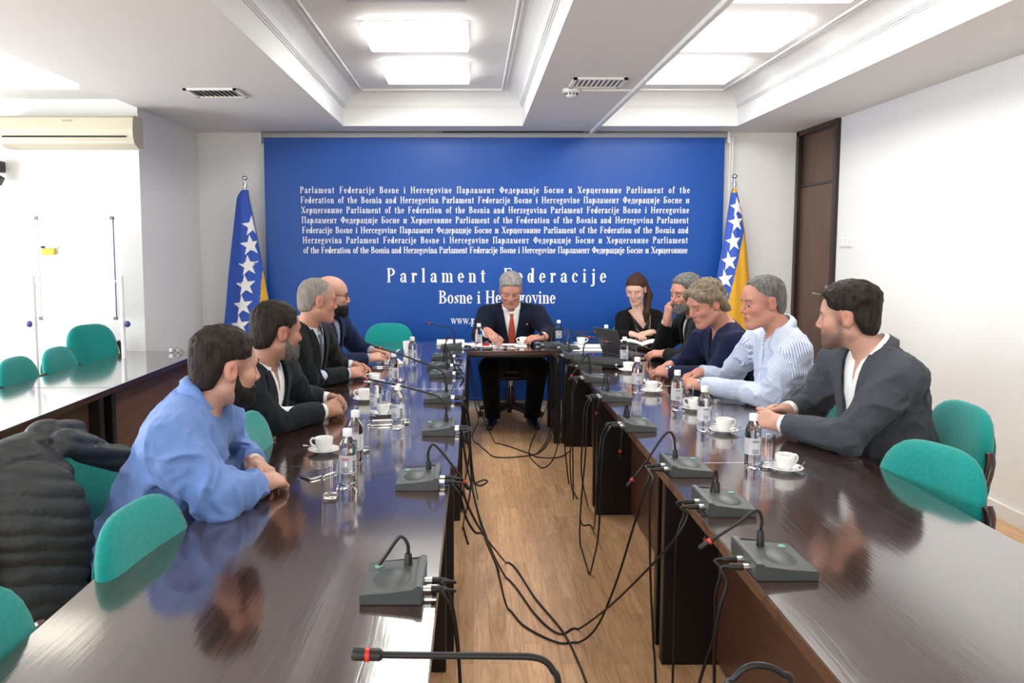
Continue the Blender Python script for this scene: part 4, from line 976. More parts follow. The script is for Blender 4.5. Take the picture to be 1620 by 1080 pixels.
def cup(label, x, y, ang, group, saucer=True, slabel=None, spoon=False, wrap=False):
    p = onT(x, y)
    zz = TZ
    if saucer:
        ts = thing('saucer', slabel, 'saucer', (p.x, p.y, TZ), ang, 'white saucers on the tables')
        b = MB(); b.lathe([(0.028, 0.0), (0.030, 0.003), (0.045, 0.008), (0.062, 0.016), (0.0635, 0.0175), (0.062, 0.0190), (0.044, 0.0115), (0.026, 0.0075), (0.0005, 0.0072)], n=40); b.build('dish', M_porc, ts, smooth='all')
        zz = TZ + 0.0076
    t = thing('coffee_cup', label, 'cup', (p.x, p.y, zz), ang, group)
    b = MB(); b.lathe([(0.020, 0.0), (0.022, 0.001), (0.0235, 0.005), (0.030, 0.016), (0.0345, 0.034), (0.0360, 0.054), (0.0352, 0.0552), (0.0338, 0.054), (0.0320, 0.034), (0.027, 0.016), (0.020, 0.008), (0.0005, 0.0065)], n=36); b.build('bowl', M_porc, t, smooth='all')
    b = MB(); P = [(0.0335, 0, 0.046), (0.047, 0, 0.0485), (0.0565, 0, 0.039), (0.053, 0, 0.026), (0.043, 0, 0.019), (0.0305, 0, 0.018)]
    b.tube(smooth_path(P, 5), 0.0042, 8); b.build('handle', M_porc, t, smooth='all')
    b = MB(); b.lathe([(0.0315, 0.030), (0.0005, 0.0302)], n=30); b.build('coffee', mat('coffee', (0.02, 0.009, 0.004), 0.2), t)
    if spoon:
        b = MB(); a = 0.5
        o = thing('teaspoon', 'small teaspoon lying on the saucer of ' + spoon, 'spoon', (p.x, p.y, TZ + 0.019), ang + a, 'teaspoons on the saucers')
        b = MB(); b.tube([(0.010, -0.046, 0.001), (0.045, -0.046, 0.0012), (0.078, -0.046, 0.006)], [0.0016, 0.0018, 0.0028], 8); b.build('stem', M_chrome, o, smooth=True)
        b = MB(); b.ball((0.0, -0.046, 0.0), (0.014, 0.009, 0.0025)); b.build('bowl', M_chrome, o, smooth=True)
    return t
BG, GG, CG = 'half litre water bottles on the tables', 'tall clear drinking glasses on the tables', 'white coffee cups on the tables'
bottle('water bottle with a red mark on its label, nearest the camera on the left', 550.5, 768, 0.0, BG, red=True)
bottle('water bottle just behind the nearest left bottle, barcode facing the camera', 563, 730, -0.9, BG)
bottle('water bottle on the left row beside the cup in front of the bearded man', 630, 676, -0.4, BG)
bottle('water bottle hidden behind a cup on the middle left table', 594.5, 657, -0.4, BG)
bottle('water bottle on the far left table, in front of the grey-haired man', 623, 610, -0.5, BG)
bottle('water bottle on the far left table nearest the head table', 652.5, 578, -0.3, BG)
bottle('water bottle on the left of the head table, before the man in a red tie', 757.5, 550, 0.1, BG)
bottle('water bottle on the right of the head table', 883.5, 543, 0.3, BG)
bottle('water bottle behind the laptop before the woman in black', 958.5, 553, 0.2, BG)
bottle('water bottle on the far right table beside the black case', 987.5, 578, 0.0, BG)
bottle('water bottle on the far right seam, in front of the navy sweater', 1007.5, 620, 0.3, BG)
bottle('water bottle at the hands of the man in the striped shirt', 1070.5, 647, 0.1, BG)
bottle('water bottle left of the glass at the elbow of the striped shirt', 1113, 680, 0.2, BG)
bottle('water bottle nearest the camera on the right, before the grey blazer', 1190, 737, 0.2, BG)
glass('empty glass nearest the camera on the left, beside the bottle with a red mark', 523, 787, GG)
glass('glass behind the second left bottle', 575, 712, GG)
glass('glass on the middle left table behind the two coffee cups', 611.5, 656, GG)
glass('glass beside the bottle in front of the bearded man', 641, 668, GG)
glass('glass behind the bottle in front of the grey-haired man', 634, 602, GG)
glass('glass behind the bottle nearest the head table on the left', 660.5, 570, GG)
glass('glass on the head table by the right hand of the man in a red tie', 783.5, 551, GG)
glass('glass at the right end of the head table beside a bottle', 897, 543, GG)
glass('glass beside the bottle and black case on the far right table', 999.5, 578, GG)
glass('glass between the hands of the man in the navy sweater', 1021, 603, GG)
glass('glass under the hands of the man in the striped shirt', 1087.5, 646, GG)
glass('glass at the elbow of the striped shirt', 1132, 675, GG)
glass('glass nearest the camera on the right, before the grey blazer', 1212, 738, GG)
cup('white cup nearest the camera on the left, handle to the left', 513, 716, PI - 0.2, CG, slabel='white saucer nearest the camera on the left', spoon='the nearest left cup')
cup('white cup on the middle left table, left of the tall bottle', 577, 634, PI, CG, slabel='white saucer left of the tall bottle on the middle left table')
cup('white cup before the bearded man, handle to the right', 606, 657, 0.0, CG, slabel='white saucer before the bearded man')
cup('white cup by the hands of the grey-haired man', 592.5, 607, PI - 0.3, CG, slabel='white saucer by the hands of the grey-haired man')
cup('white cup on the head table by the hand of the man in a red tie', 828, 545, PI, CG, slabel='white saucer on the head table')
cup('white cup on the right table end before the laptop', 919, 545, 0.0, CG, slabel='white saucer on the right table end before the laptop')
cup('white cup half hidden behind the bottle at the far right seam', 994, 588, 0.2, CG, slabel='white saucer half hidden at the far right seam')
cup('white cup on the far right seam before the navy sweater', 1030.5, 621, 0.0, CG, slabel='white saucer on the far right seam before the navy sweater')
cup('white cup half hidden by the bottle before the striped shirt', 1099, 649, 2.6, CG, slabel='white saucer half hidden before the striped shirt')
cup('white cup beside the bottle and glass at the striped elbow', 1145, 684, 0.3, CG, slabel='white saucer at the striped elbow', spoon='the cup at the striped elbow')
cup('white cup nearest the camera on the right', 1242, 745, 0.4, CG, slabel='white saucer nearest the camera on the right', spoon='the nearest right cup')

# ------------------------------------------------------------------ papers, phones, laptop, case and other small things
M_pblue = mat('blue_reflection_screen_glass', (0.010, 0.025, 0.085), 0.08, coat=0.5)  # blue reflection on the phone screen, put into the base colour
M_pscr = mat('black_screen_glass', (0.006, 0.006, 0.008), 0.06, coat=0.5)
M_lap = mat('dark_grey_laptop', (0.050, 0.048, 0.052), 0.40)
M_case = mat('black_case_cloth', (0.012, 0.013, 0.014), 0.7, bump=140)
def flat(name, label, cat, cx, cy, w, d, h, m, rz=0.0, group=None, z=None, bev=0.0):
    p = onT(cx, cy)
    b = MB(); b.box((0, 0, h / 2), (w, d, h), bev=bev); o = b.build(name, m)
    o.location = (p.x, p.y, TZ if z is None else z); o.rotation_euler = (0, 0, rz)
    return tag(o, label, cat, group)
def phone(label, x, y, rz, scr=M_pscr):
    p = onT(x, y); t = thing('phone', label, 'phone', (p.x, p.y, TZ), rz, 'phones on the tables')
    b = MB(); b.box((0, 0, 0.004), (0.074, 0.150, 0.008), bev=0.003); b.build('body', M_chrome, t, smooth=True)
    b = MB(); b.box((0, 0, 0.0083), (0.068, 0.143, 0.001)); b.build('screen', scr, t)
phone('phone with a silver edge beside the nearest left glass', 508, 750, -0.75, M_pblue)
phone('dark phone lying on the middle left table before the bearded man', 612, 671, -1.45)
phone('dark phone on the head table before the man in a red tie', 800, 549, -1.5)
phone('dark phone under the hands of the bald man with glasses', 606, 579.5, -1.4)
p = onT(606, 664)
flat('sugar_packet', 'small white sugar packet before the bearded man', 'sugar packet', 606, 665.5, 0.10, 0.028, 0.004, M_paper, 0.2)
flat('notebook', 'white notebook under the hands of the bald man with glasses', 'notebook', 616, 573, 0.16, 0.20, 0.010, M_paper, 0.25)
def paper_stack(label, x, y, w, d, n, rz, group='loose papers on the head tables'):
    p = onT(x, y); t = thing('paper_stack', label, 'papers', (p.x, p.y, TZ), rz, group)
    for i in range(n):
        b = MB(); b.box((0.004 * math.sin(i * 2.1), 0.004 * math.cos(i * 1.7), 0.002 + i * 0.0034), (w, d, 0.003), Matrix.Rotation(0.02 * math.sin(i * 3.0), 3, 'Z')); b.build('sheet', M_paper, t)
paper_stack('white paper stack behind the microphone at the left table end', 713, 543.5, 0.225, 0.30, 6, 0.03)
paper_stack('white sheets before the man in a red tie', 797, 547, 0.36, 0.21, 2, 0.0)
paper_stack('white papers under the cup on the right table end', 931, 548, 0.32, 0.22, 2, 0.05)
paper_stack('white papers in front of the black case', 940, 554, 0.34, 0.14, 2, -0.03)
t = thing('folder', 'white folder with a red edge left of the head table bottle', 'folder', onT(757, 546), 0.05)
b = MB(); b.box((-0.03, 0, 0.004), (0.26, 0.20, 0.008)); b.build('cover', M_paper, t)
b = MB(); b.box((0.055, -0.02, 0.0095), (0.06, 0.17, 0.003)); b.build('red_tab', M_red, t)
# crumpled cup and napkin behind the far left bottle
p = onT(645, 557); t = thing('napkin_holder', 'white cup with a folded napkin beside the far left bottle', 'napkin cup', (p.x, p.y, TZ))
b = MB(); b.lathe([(0.030, 0), (0.037, 0.085), (0.034, 0.085), (0.027, 0.004)], n=24); b.build('paper_cup', M_paper, t, smooth=True)
b = MB(); b.grid([[Vector((-0.085 + 0.02 * i, -0.03 + 0.014 * j, 0.004 + 0.050 * abs(math.sin(i * 0.9 + j * 0.3)) * (i / 6 + 0.2))) for j in range(5)] for i in range(5)]); b.build('napkin', M_paper, t, smooth='all')
flat('napkin', 'crumpled white napkin beside the notebook on the far left table', 'napkin', 632, 576, 0.09, 0.07, 0.012, M_paper, 0.5, bev=0.004)
# laptop seen from the back, half open, and the black case in front of it
p = onT(985, 561); t = thing('laptop', 'dark grey open laptop standing behind the black case', 'laptop', (p.x + 0.02, p.y, TZ), -1.15)
b = MB(); b.box((0, 0, 0.008), (0.31, 0.21, 0.014), bev=0.003); b.build('keyboard_base', M_lap, t, smooth=True)
b = MB(); b.box((0, 0, 0.105), (0.31, 0.008, 0.21), bev=0.003); bmesh.ops.transform(b.bm, matrix=Matrix.Translation((0, -0.10, 0.014)) @ Matrix.Rotation(0.42, 4, 'X'), verts=b.bm.verts[:])
lid = b.build('lid', M_lap, t, smooth=True)
b = MB(); b.box((0, 0.0046, 0.108), (0.29, 0.001, 0.18)); bmesh.ops.transform(b.bm, matrix=Matrix.Translation((0, -0.10, 0.014)) @ Matrix.Rotation(0.42, 4, 'X'), verts=b.bm.verts[:]); b.build('screen', M_pscr, lid)
p = onT(950, 583); t = thing('laptop_case', 'black soft case lying on the far right table', 'case', (p.x, p.y + 0.10, TZ), -0.12)
b = MB(); b.box((0, 0, 0.033), (0.34, 0.24, 0.066), bev=0.022, seg=4)
for v in b.bm.verts:
    v.co.z *= 1.0 - 0.35 * max(0, v.co.x / 0.17) ** 2 + 0.10 * math.sin(v.co.x * 22) * (v.co.z > 0.03); v.co.z = max(v.co.z, 0.001)
b.build('body', M_case, t, smooth='all')
b = MB(); P = [(0.175 * math.cos(a), 0.125 * math.sin(a), 0.032) for a in [PI + PI * k / 12 for k in range(13)]]
b.tube([(-0.165, -0.121, 0.036), (0.10, -0.122, 0.034), (0.165, -0.121, 0.028)], 0.004, 6); b.build('zip', M_black, t)
b = MB(); b.tube(smooth_path([(0.10, -0.122, 0.03), (0.12, -0.15, 0.012), (0.15, -0.155, 0.005), (0.165, -0.125, 0.014)], 6), 0.006, 8); b.build('strap', M_black, t, smooth='all')
b = MB(); b.box((0.115, -0.128, 0.032), (0.012, 0.006, 0.010), bev=0.002); b.build('buckle', M_chrome, t)
# the open documents of the woman
p = onT(1010, 551); t = thing('open_documents', 'open white documents under the hands of the woman in black', 'documents', (p.x + 0.03, p.y + 0.02, TZ + 0.018), -0.15)
for s in (-1, 1):
    for k in range(4):
        b = MB(); b.grid([[Vector((s * 0.235 * i / 8, -0.12 + 0.24 * j, 0.004 + k * 0.004 + (0.034 + 0.006 * k) * math.sin(PI * min(i / 8 * 1.15, 1)) * (1 - 0.15 * k))) for j in range(2)] for i in range(9)]); b.build('sheet', M_paper, t, smooth='all')
flat('folder', 'dark folder under the open documents before the woman in black', 'folder', 1010, 552.5, 0.34, 0.20, 0.016, M_pscr, -0.1)
flat('notebook', 'slim white notebook left of the dark folder', 'notebook', 1000, 549, 0.10, 0.15, 0.022, M_paper, -0.1)
flat('portfolio', 'dark glossy folder before the man holding his hand to his mouth', 'folder', 1022, 567, 0.32, 0.22, 0.006, M_pscr, -0.05)
# glasses on the far left table
p = onT(276, 558); t = thing('eyeglasses', 'folded eyeglasses lying on the far left table', 'glasses', (p.x, p.y, TZ), 0.05)
t.scale = (0.8, 0.8, 0.8)
for s in (-1, 1):
    b = MB(); b.lathe([(0.024, 0), (0.026, 0.002), (0.024, 0.004), (0.022, 0.002), (0.024, 0)], M=Matrix.Rotation(PI / 2, 4, 'X'), c=(s * 0.033, 0, 0.0265), n=20, cap=False); fr = b.build('rim', M_black, t, smooth=True)
    b = MB(); b.lathe([(0.0225, -0.001), (0.0225, 0.001)], M=Matrix.Rotation(PI / 2, 4, 'X'), c=(s * 0.033, -0.002, 0.0265), n=20); b.build('lens', M_glass, fr)
    b = MB(); b.tube([(s * 0.058, 0.0, 0.03), (s * 0.055, 0.10, 0.012), (s * 0.03, 0.14, 0.003)], 0.0022, 6); b.build('temple', M_black, t)
b = MB(); b.tube([(-0.008, 0, 0.030), (0.008, 0, 0.030)], 0.002, 6); b.build('bridge', M_black, t)

# ------------------------------------------------------------------ people: implicit surfaces turned into meshes
V3 = lambda *a: np.array(a, dtype=np.float64)
def nrm(v): v = np.asarray(v, float); return v / max(np.linalg.norm(v), 1e-9)
_perm = np.random.RandomState(11).permutation(256).astype(np.int64)
def vnoise(P):
    Pi = np.floor(P).astype(np.int64); f = P - Pi; f = f * f * (3 - 2 * f)
    def h(dx, dy, dz):
        return _perm[(Pi[..., 0] + dx + _perm[(Pi[..., 1] + dy + _perm[(Pi[..., 2] + dz) & 255]) & 255]) & 255] / 127.5 - 1.0
    x, y, z = f[..., 0], f[..., 1], f[..., 2]
    a = h(0, 0, 0) * (1 - x) + h(1, 0, 0) * x; b = h(0, 1, 0) * (1 - x) + h(1, 1, 0) * x
    c = h(0, 0, 1) * (1 - x) + h(1, 0, 1) * x; d = h(0, 1, 1) * (1 - x) + h(1, 1, 1) * x
    return (a * (1 - y) + b * y) * (1 - z) + (c * (1 - y) + d * y) * z
class Prim:
    __slots__ = ('f', 'c', 'r', 'op', 'k')
    def __init__(s, f, c, r, op, k): s.f, s.c, s.r, s.op, s.k = f, np.asarray(c, float), r, op, k
def cap(a, b, ra, rb=None, k=0.012, op='u'):
    a = np.asarray(a, float); b = np.asarray(b, float); rb = ra if rb is None else rb
    ab = b - a; L2 = max(ab @ ab, 1e-12)
    def f(P):
        q = P - a; t = np.clip((q @ ab) / L2, 0, 1)
        return np.linalg.norm(q - t[..., None] * ab, axis=-1) - (ra + (rb - ra) * t)
    return Prim(f, (a + b) / 2, math.sqrt(L2) / 2 + max(ra, rb), op, k)
def ell(c, r, M=None, k=0.015, op='u'):
    c = np.asarray(c, float); r = np.asarray(r, float); M = np.eye(3) if M is None else M          # M rows: local axes in world
    def f(P):
        q = (P - c) @ M.T
        k0 = np.linalg.norm(q / r, axis=-1); k1 = np.linalg.norm(q / (r * r), axis=-1)
        return k0 * (k0 - 1.0) / np.maximum(k1, 1e-9)
    return Prim(f, c, float(max(r)), op, k)
def evalsdf(prims, P):
    d = np.full(P.shape[:-1], 9.0)
    for p in prims: d = comb(d, p.f(P), p.op, p.k)
    return d
def comb(d, e, op, k):
    if op == 'u':
        h = np.maximum(k - np.abs(d - e), 0.0) / k
        return np.minimum(d, e) - h * h * k * 0.25
    e = -e
    h = np.maximum(k - np.abs(d - e), 0.0) / k
    return np.maximum(d, e) + h * h * k * 0.25
def surfnet(prims, h, post=None, lo=None, hi=None):
    """mesh of the zero level of the blended primitives: vertices, quads"""
    add = [p for p in prims if p.op == 'u']
    if lo is None:
        lo = np.min([p.c - p.r for p in add], axis=0) - 0.03; hi = np.max([p.c + p.r for p in add], axis=0) + 0.03
    B = 8
    nb = np.ceil((hi - lo) / (B * h)).astype(int)
    bi = np.stack(np.meshgrid(*[np.arange(n) for n in nb], indexing='ij'), -1).reshape(-1, 3)
    bc = lo + (bi + 0.5) * B * h
    rad = 0.5 * B * h * 1.7321
    d0 = evalsdf(prims, bc)
    keep = np.abs(d0) < rad + 0.03
    n = nb * B + 1
    D = np.repeat(np.repeat(np.repeat(np.where(d0 < 0, -1.0, 1.0).astype(np.float32).reshape(nb), B, 0), B, 1), B, 2)
    D = np.pad(D, ((0, 1), (0, 1), (0, 1)), mode='edge')
    kb, kc = bi[keep], bc[keep]
    g = np.stack(np.meshgrid(*[np.arange(B + 1)] * 3, indexing='ij'), -1).reshape(-1, 3) * h
    P = (lo + kb * B * h)[:, None, :] + g[None]
    d = np.full(P.shape[:2], 9.0)
    for p in prims:
        m = np.linalg.norm(kc - p.c, axis=1) < p.r + rad + 0.045
        if m.any(): d[m] = comb(d[m], p.f(P[m]), p.op, p.k)
    if post is not None: d = post(P.reshape(-1, 3), d.reshape(-1)).reshape(d.shape)
    gi = g / h; gi = np.rint(gi).astype(int)
    ix = kb[:, None, :] * B + gi[None]
    D[ix[..., 0], ix[..., 1], ix[..., 2]] = d
    D[[0, -1]] = 1; D[:, [0, -1]] = 1; D[:, :, [0, -1]] = 1
    S = D < 0
    c8 = [S[i:i - 1 or None, j:j - 1 or None, k:k - 1 or None] for i in (0, 1) for j in (0, 1) for k in (0, 1)]
    anyv = np.logical_or.reduce(c8); allv = np.logical_and.reduce(c8)
    cells = np.argwhere(anyv & ~allv)
    if len(cells) == 0: return np.zeros((0, 3)), np.zeros((0, 4), int)
    idx = np.full(anyv.shape, -1, np.int32); idx[tuple(cells.T)] = np.arange(len(cells))
    off = np.array([(i, j, k) for i in (0, 1) for j in (0, 1) for k in (0, 1)])
    val = np.stack([D[cells[:, 0] + o[0], cells[:, 1] + o[1], cells[:, 2] + o[2]] for o in off], 1).astype(float)
    acc = np.zeros((len(cells), 3)); cnt = np.zeros(len(cells))
    for a in range(8):
        for b in range(a + 1, 8):
            if np.abs(off[a] - off[b]).sum() != 1: continue
            m = (val[:, a] < 0) != (val[:, b] < 0)
            t = val[m, a] / (val[m, a] - val[m, b])
            acc[m] += off[a] + t[:, None] * (off[b] - off[a]); cnt[m] += 1
    Vt = lo + (cells + acc / cnt[:, None]) * h
    quads = []
    for ax in range(3):
        u, v = (ax + 1) % 3, (ax + 2) % 3
        sl0 = [slice(None)] * 3; sl1 = [slice(None)] * 3
        sl0[ax] = slice(0, -1); sl1[ax] = slice(1, None)
        for q in (u, v): sl0[q] = slice(1, -1); sl1[q] = slice(1, -1)
        s0, s1 = S[tuple(sl0)], S[tuple(sl1)]
        e = np.argwhere(s0 != s1)
        if not len(e): continue
        flip = s0[tuple(e.T)]
        e = e.copy(); e[:, u] += 1; e[:, v] += 1
        def at(du, dv):
            q = e.copy(); q[:, u] += du; q[:, v] += dv; return idx[tuple(q.T)]
        Q = np.stack([at(-1, -1), at(0, -1), at(0, 0), at(-1, 0)], 1)
        Q[~flip] = Q[~flip][:, ::-1]
        quads.append(Q)
    Q = np.concatenate(quads); Q = Q[(Q >= 0).all(1)]
    return Vt, Q
def relax(V, Q, n=1, w=0.5):
    E = np.concatenate([Q[:, [0, 1]], Q[:, [1, 2]], Q[:, [2, 3]], Q[:, [3, 0]]])
    for _ in range(n):
        s = np.zeros_like(V); c = np.zeros(len(V))
        for a, b in ((0, 1), (1, 0)):
            np.add.at(s, E[:, a], V[E[:, b]]); np.add.at(c, E[:, a], 1)
        V = V * (1 - w) + w * s / np.maximum(c, 1)[:, None]
    return V
def np_mesh(name, V, Q, m, parent=None, origin=(0, 0, 0), tint=None, mats_idx=None):
    me = bpy.data.meshes.new(name)
    V = np.asarray(V, float) - np.asarray(origin, float)
    me.vertices.add(len(V)); me.vertices.foreach_set('co', V.astype(np.float32).ravel())
    me.loops.add(len(Q) * 4); me.loops.foreach_set('vertex_index', Q.astype(np.int32).ravel())
    me.polygons.add(len(Q)); me.polygons.foreach_set('loop_start', np.arange(0, len(Q) * 4, 4, dtype=np.int32))
    try: me.polygons.foreach_set('loop_total', np.full(len(Q), 4, np.int32))
    except Exception: pass
    me.polygons.foreach_set('use_smooth', [True] * len(Q))
    for x in (m if isinstance(m, (list, tuple)) else [m]): me.materials.append(x)
    if mats_idx is not None: me.polygons.foreach_set('material_index', mats_idx.astype(np.int32))
    me.update(calc_edges=True); me.validate()
    if tint is not None:
        a = me.attributes.new('tint', 'FLOAT_COLOR', 'POINT')
        a.data.foreach_set('color', np.concatenate([tint, np.ones((len(tint), 1))], 1).astype(np.float32).ravel())
    o = bpy.data.objects.new(name, me); COL.objects.link(o)
    if parent: o.parent = parent
    return o

def skin_mat():
    m = mat('skin', (0.55, 0.31, 0.22), 0.48, spec=0.35)
    nt = m.node_tree; b = nt.nodes['Principled BSDF']
    a = nt.nodes.new('ShaderNodeAttribute'); a.attribute_name = 'tint'
    nt.links.new(a.outputs['Color'], b.inputs['Base Color'])
    tc = nt.nodes.new('ShaderNodeTexCoord'); n = nt.nodes.new('ShaderNodeTexNoise'); n.inputs['Scale'].default_value = 260
    bp = nt.nodes.new('ShaderNodeBump'); bp.inputs['Strength'].default_value = 0.10; bp.inputs['Distance'].default_value = 0.004
    nt.links.new(tc.outputs['Object'], n.inputs['Vector']); nt.links.new(n.outputs['Fac'], bp.inputs['Height']); nt.links.new(bp.outputs['Normal'], b.inputs['Normal'])
    b.inputs['Subsurface Weight'].default_value = 0.08; b.inputs['Subsurface Radius'].default_value = (0.01, 0.004, 0.002); b.inputs['Subsurface Scale'].default_value = 0.5
    return m
M_skin = skin_mat()
def hair_mat(name, c, c2):
    return mat(name, c, 0.62, spec=0.18, vary=(75, c2), bump=110, bstr=0.45, stretch=(1, 1, 0.18))
M_eye = mat('eye_white', (0.50, 0.46, 0.43), 0.2); M_iris = mat('dark_iris', (0.03, 0.02, 0.012), 0.15)

def poly2(y, z, pts):
    """signed distance to a 2-D polygon, negative inside"""
    pts = np.asarray(pts, float); n = len(pts)
    d = np.full(y.shape, 1e9); s = np.ones(y.shape)
    for i in range(n):
        a, b = pts[i], pts[i - 1]
        e = b - a; wy, wz = y - a[0], z - a[1]
        t = np.clip((wy * e[0] + wz * e[1]) / (e @ e), 0, 1)
        d = np.minimum(d, (wy - e[0] * t) ** 2 + (wz - e[1] * t) ** 2)
        c1 = z >= a[1]; c2 = z < b[1]; c3 = e[0] * wz > e[1] * wy
        m = (c1 & c2 & c3) | (~c1 & ~c2 & ~c3)
        s = np.where(m, -s, s)
    return s * np.sqrt(d)

def head_frame(fwd, up_hint=(0, 0, 1), roll=0.0):
    f = nrm(fwd); r = nrm(np.cross(f, up_hint)); u = np.cross(r, f)
    if roll:
        r, u = r * math.cos(roll) + u * math.sin(roll), u * math.cos(roll) - r * math.sin(roll)
    return np.stack([r, f, u])                                    # rows: right, forward, up
def head_prims(c, M, s, female=False, nose=1.0, jaw=1.0, lid=0.3):
    c = np.asarray(c, float)
    W = lambda x, y, z: c + s * (x * M[0] + y * M[1] + z * M[2])
    e = lambda ctr, r, k=0.015, op='u', MM=None: ell(W(*ctr), np.asarray(r) * s, M if MM is None else MM, k * s, op)
    k_ = lambda a, b, ra, rb=None, k=0.012, op='u': cap(W(*a), W(*b), ra * s, (ra if rb is None else rb) * s, k * s, op)
    jw = jaw * (0.92 if female else 1.0)
    P = [e((0, -0.016, 0.036), (0.0765, 0.098, 0.086), 0.02),
         e((0, 0.020, 0.030), (0.070, 0.072, 0.070), 0.03),
         e((0, 0.036, -0.045), (0.056 * jw, 0.056, 0.070), 0.03),
         k_((0.052 * jw, -0.002, -0.055), (0.018, 0.072, -0.098), 0.022, 0.019, 0.03),
         k_((-0.052 * jw, -0.002, -0.055), (-0.018, 0.072, -0.098), 0.022, 0.019, 0.03),
         e((0, 0.080, -0.100), (0.021, 0.018, 0.018), 0.02),
         e((0.040, 0.060, -0.022), (0.026, 0.026, 0.024), 0.025), e((-0.040, 0.060, -0.022), (0.026, 0.026, 0.024), 0.025),
         k_((-0.038, 0.077, 0.026), (0.038, 0.077, 0.026), 0.0125 if not female else 0.010, k=0.018),
         e((0.033, 0.098, 0.004), (0.020, 0.016, 0.013), 0.016, 's'), e((-0.033, 0.098, 0.004), (0.020, 0.016, 0.013), 0.016, 's'),
         k_((0, 0.088, 0.016), (0, 0.109 + 0.006 * (nose - 1), -0.024), 0.0075, 0.0105 * nose, 0.012),
         e((0.0125, 0.099, -0.031), (0.0085, 0.011, 0.0075), 0.008), e((-0.0125, 0.099, -0.031), (0.0085, 0.011, 0.0075), 0.008),
         e((0.006, 0.101, -0.0405), (0.0035, 0.005, 0.003), 0.004, 's'), e((-0.006, 0.101, -0.0405), (0.0035, 0.005, 0.003), 0.004, 's'),
         e((0, 0.086, -0.060), (0.026, 0.014, 0.018), 0.015),
         k_((-0.017, 0.0905, -0.0605), (0.017, 0.0905, -0.0605), 0.0062, k=0.007), k_((-0.015, 0.0895, -0.0725), (0.015, 0.0895, -0.0725), 0.0070, k=0.007),
         k_((-0.021, 0.100, -0.0665), (0.021, 0.100, -0.0665), 0.0035, k=0.004, op='s')]
    for sx in (1, -1):                                            # eyelids over the eyeballs
        P.append(e((sx * 0.031, 0.0755, 0.0045 + 0.004 * lid), (0.0145, 0.0135, 0.0115), 0.004))
        a = 0.30 * sx; R = np.array([[math.cos(a), -math.sin(a), 0], [math.sin(a), math.cos(a), 0], [0, 0, 1]]) @ M
        P += [e((sx * 0.080, -0.010, -0.004), (0.011, 0.021, 0.033), 0.006, 'u', R), e((sx * 0.0765, 0.000, -0.022), (0.009, 0.012, 0.013), 0.006, 'u', R),
              e((sx * 0.0915, -0.003, 0.000), (0.0075, 0.011, 0.018), 0.005, 's', R)]
    return P
def hand_prims(w, x, z, side, curl=(0.35, 0.45, 0.35), spread=0.06, thumb=(0.5, 0.25), s=1.0, k=0.0035):
    """w wrist, x towards the fingers, z out of the back of the hand; side +1 right, -1 left"""
    x = nrm(x); z = nrm(np.asarray(z, float) - x * (np.asarray(z, float) @ x)); y = np.cross(z, x) * side
    W = lambda a, b, c: np.asarray(w, float) + s * (a * x + b * y + c * z)
    P = [cap(W(-0.03, 0, 0), W(0.012, 0, 0), 0.026 * s, 0.026 * s, 0.02 * s)]
    ys = (0.029, 0.0095, -0.010, -0.028); Ls = (0.072, 0.080, 0.075, 0.060); rs = (0.0092, 0.0094, 0.0090, 0.0080)
    for i in range(4):
        P.append(cap(W(0.012, ys[i] * 0.62, 0), W(0.082 - 0.004 * abs(i - 1), ys[i], 0.001), 0.0145 * s, 0.0115 * s, 0.016 * s))
    for i in range(4):
        a0 = spread * (1.0 - i) * 0.7
        c0, c1, c2 = [q * (1 + 0.14 * math.sin(i * 2.3 + q * 5)) + 0.03 * i for q in curl]
        p = W(0.084 - 0.004 * abs(i - 1), ys[i], 0.001); ang = 0.0
        for (fr, c, r0, r1) in ((0.45, c0, 1.0, 0.95), (0.30, c1, 0.96, 0.90), (0.25, c2, 0.90, 0.78)):
            ang += c
            dx = math.cos(ang); dz = -math.sin(ang)
            q = p + s * Ls[i] * fr * (dx * math.cos(a0) * x + dx * math.sin(a0) * y + dz * z)
            P.append(cap(p, q, rs[i] * r0 * s, rs[i] * r1 * s, k * s)); p = q
    t0 = W(0.022, 0.020, -0.008); ta, tb = thumb
    t1 = t0 + s * 0.045 * (math.cos(ta) * x + math.sin(ta) * y * 0.9 - 0.35 * tb * z * 2)
    t2 = t1 + s * 0.034 * (math.cos(ta * 0.5) * x + math.sin(ta * 0.5) * y - tb * z)
    t3 = t2 + s * 0.027 * (math.cos(ta * 0.2) * x + math.sin(ta * 0.2) * y - tb * 1.3 * z)
    P += [cap(t0, t1, 0.0160 * s, 0.0118 * s, 0.012 * s), cap(t1, t2, 0.0112 * s, 0.0100 * s, k * s), cap(t2, t3, 0.0100 * s, 0.0080 * s, k * s)]
    return P

SKIN = {'pale': (0.52, 0.290, 0.215), 'ruddy': (0.50, 0.240, 0.170), 'tan': (0.40, 0.205, 0.140), 'light': (0.60, 0.375, 0.29)}
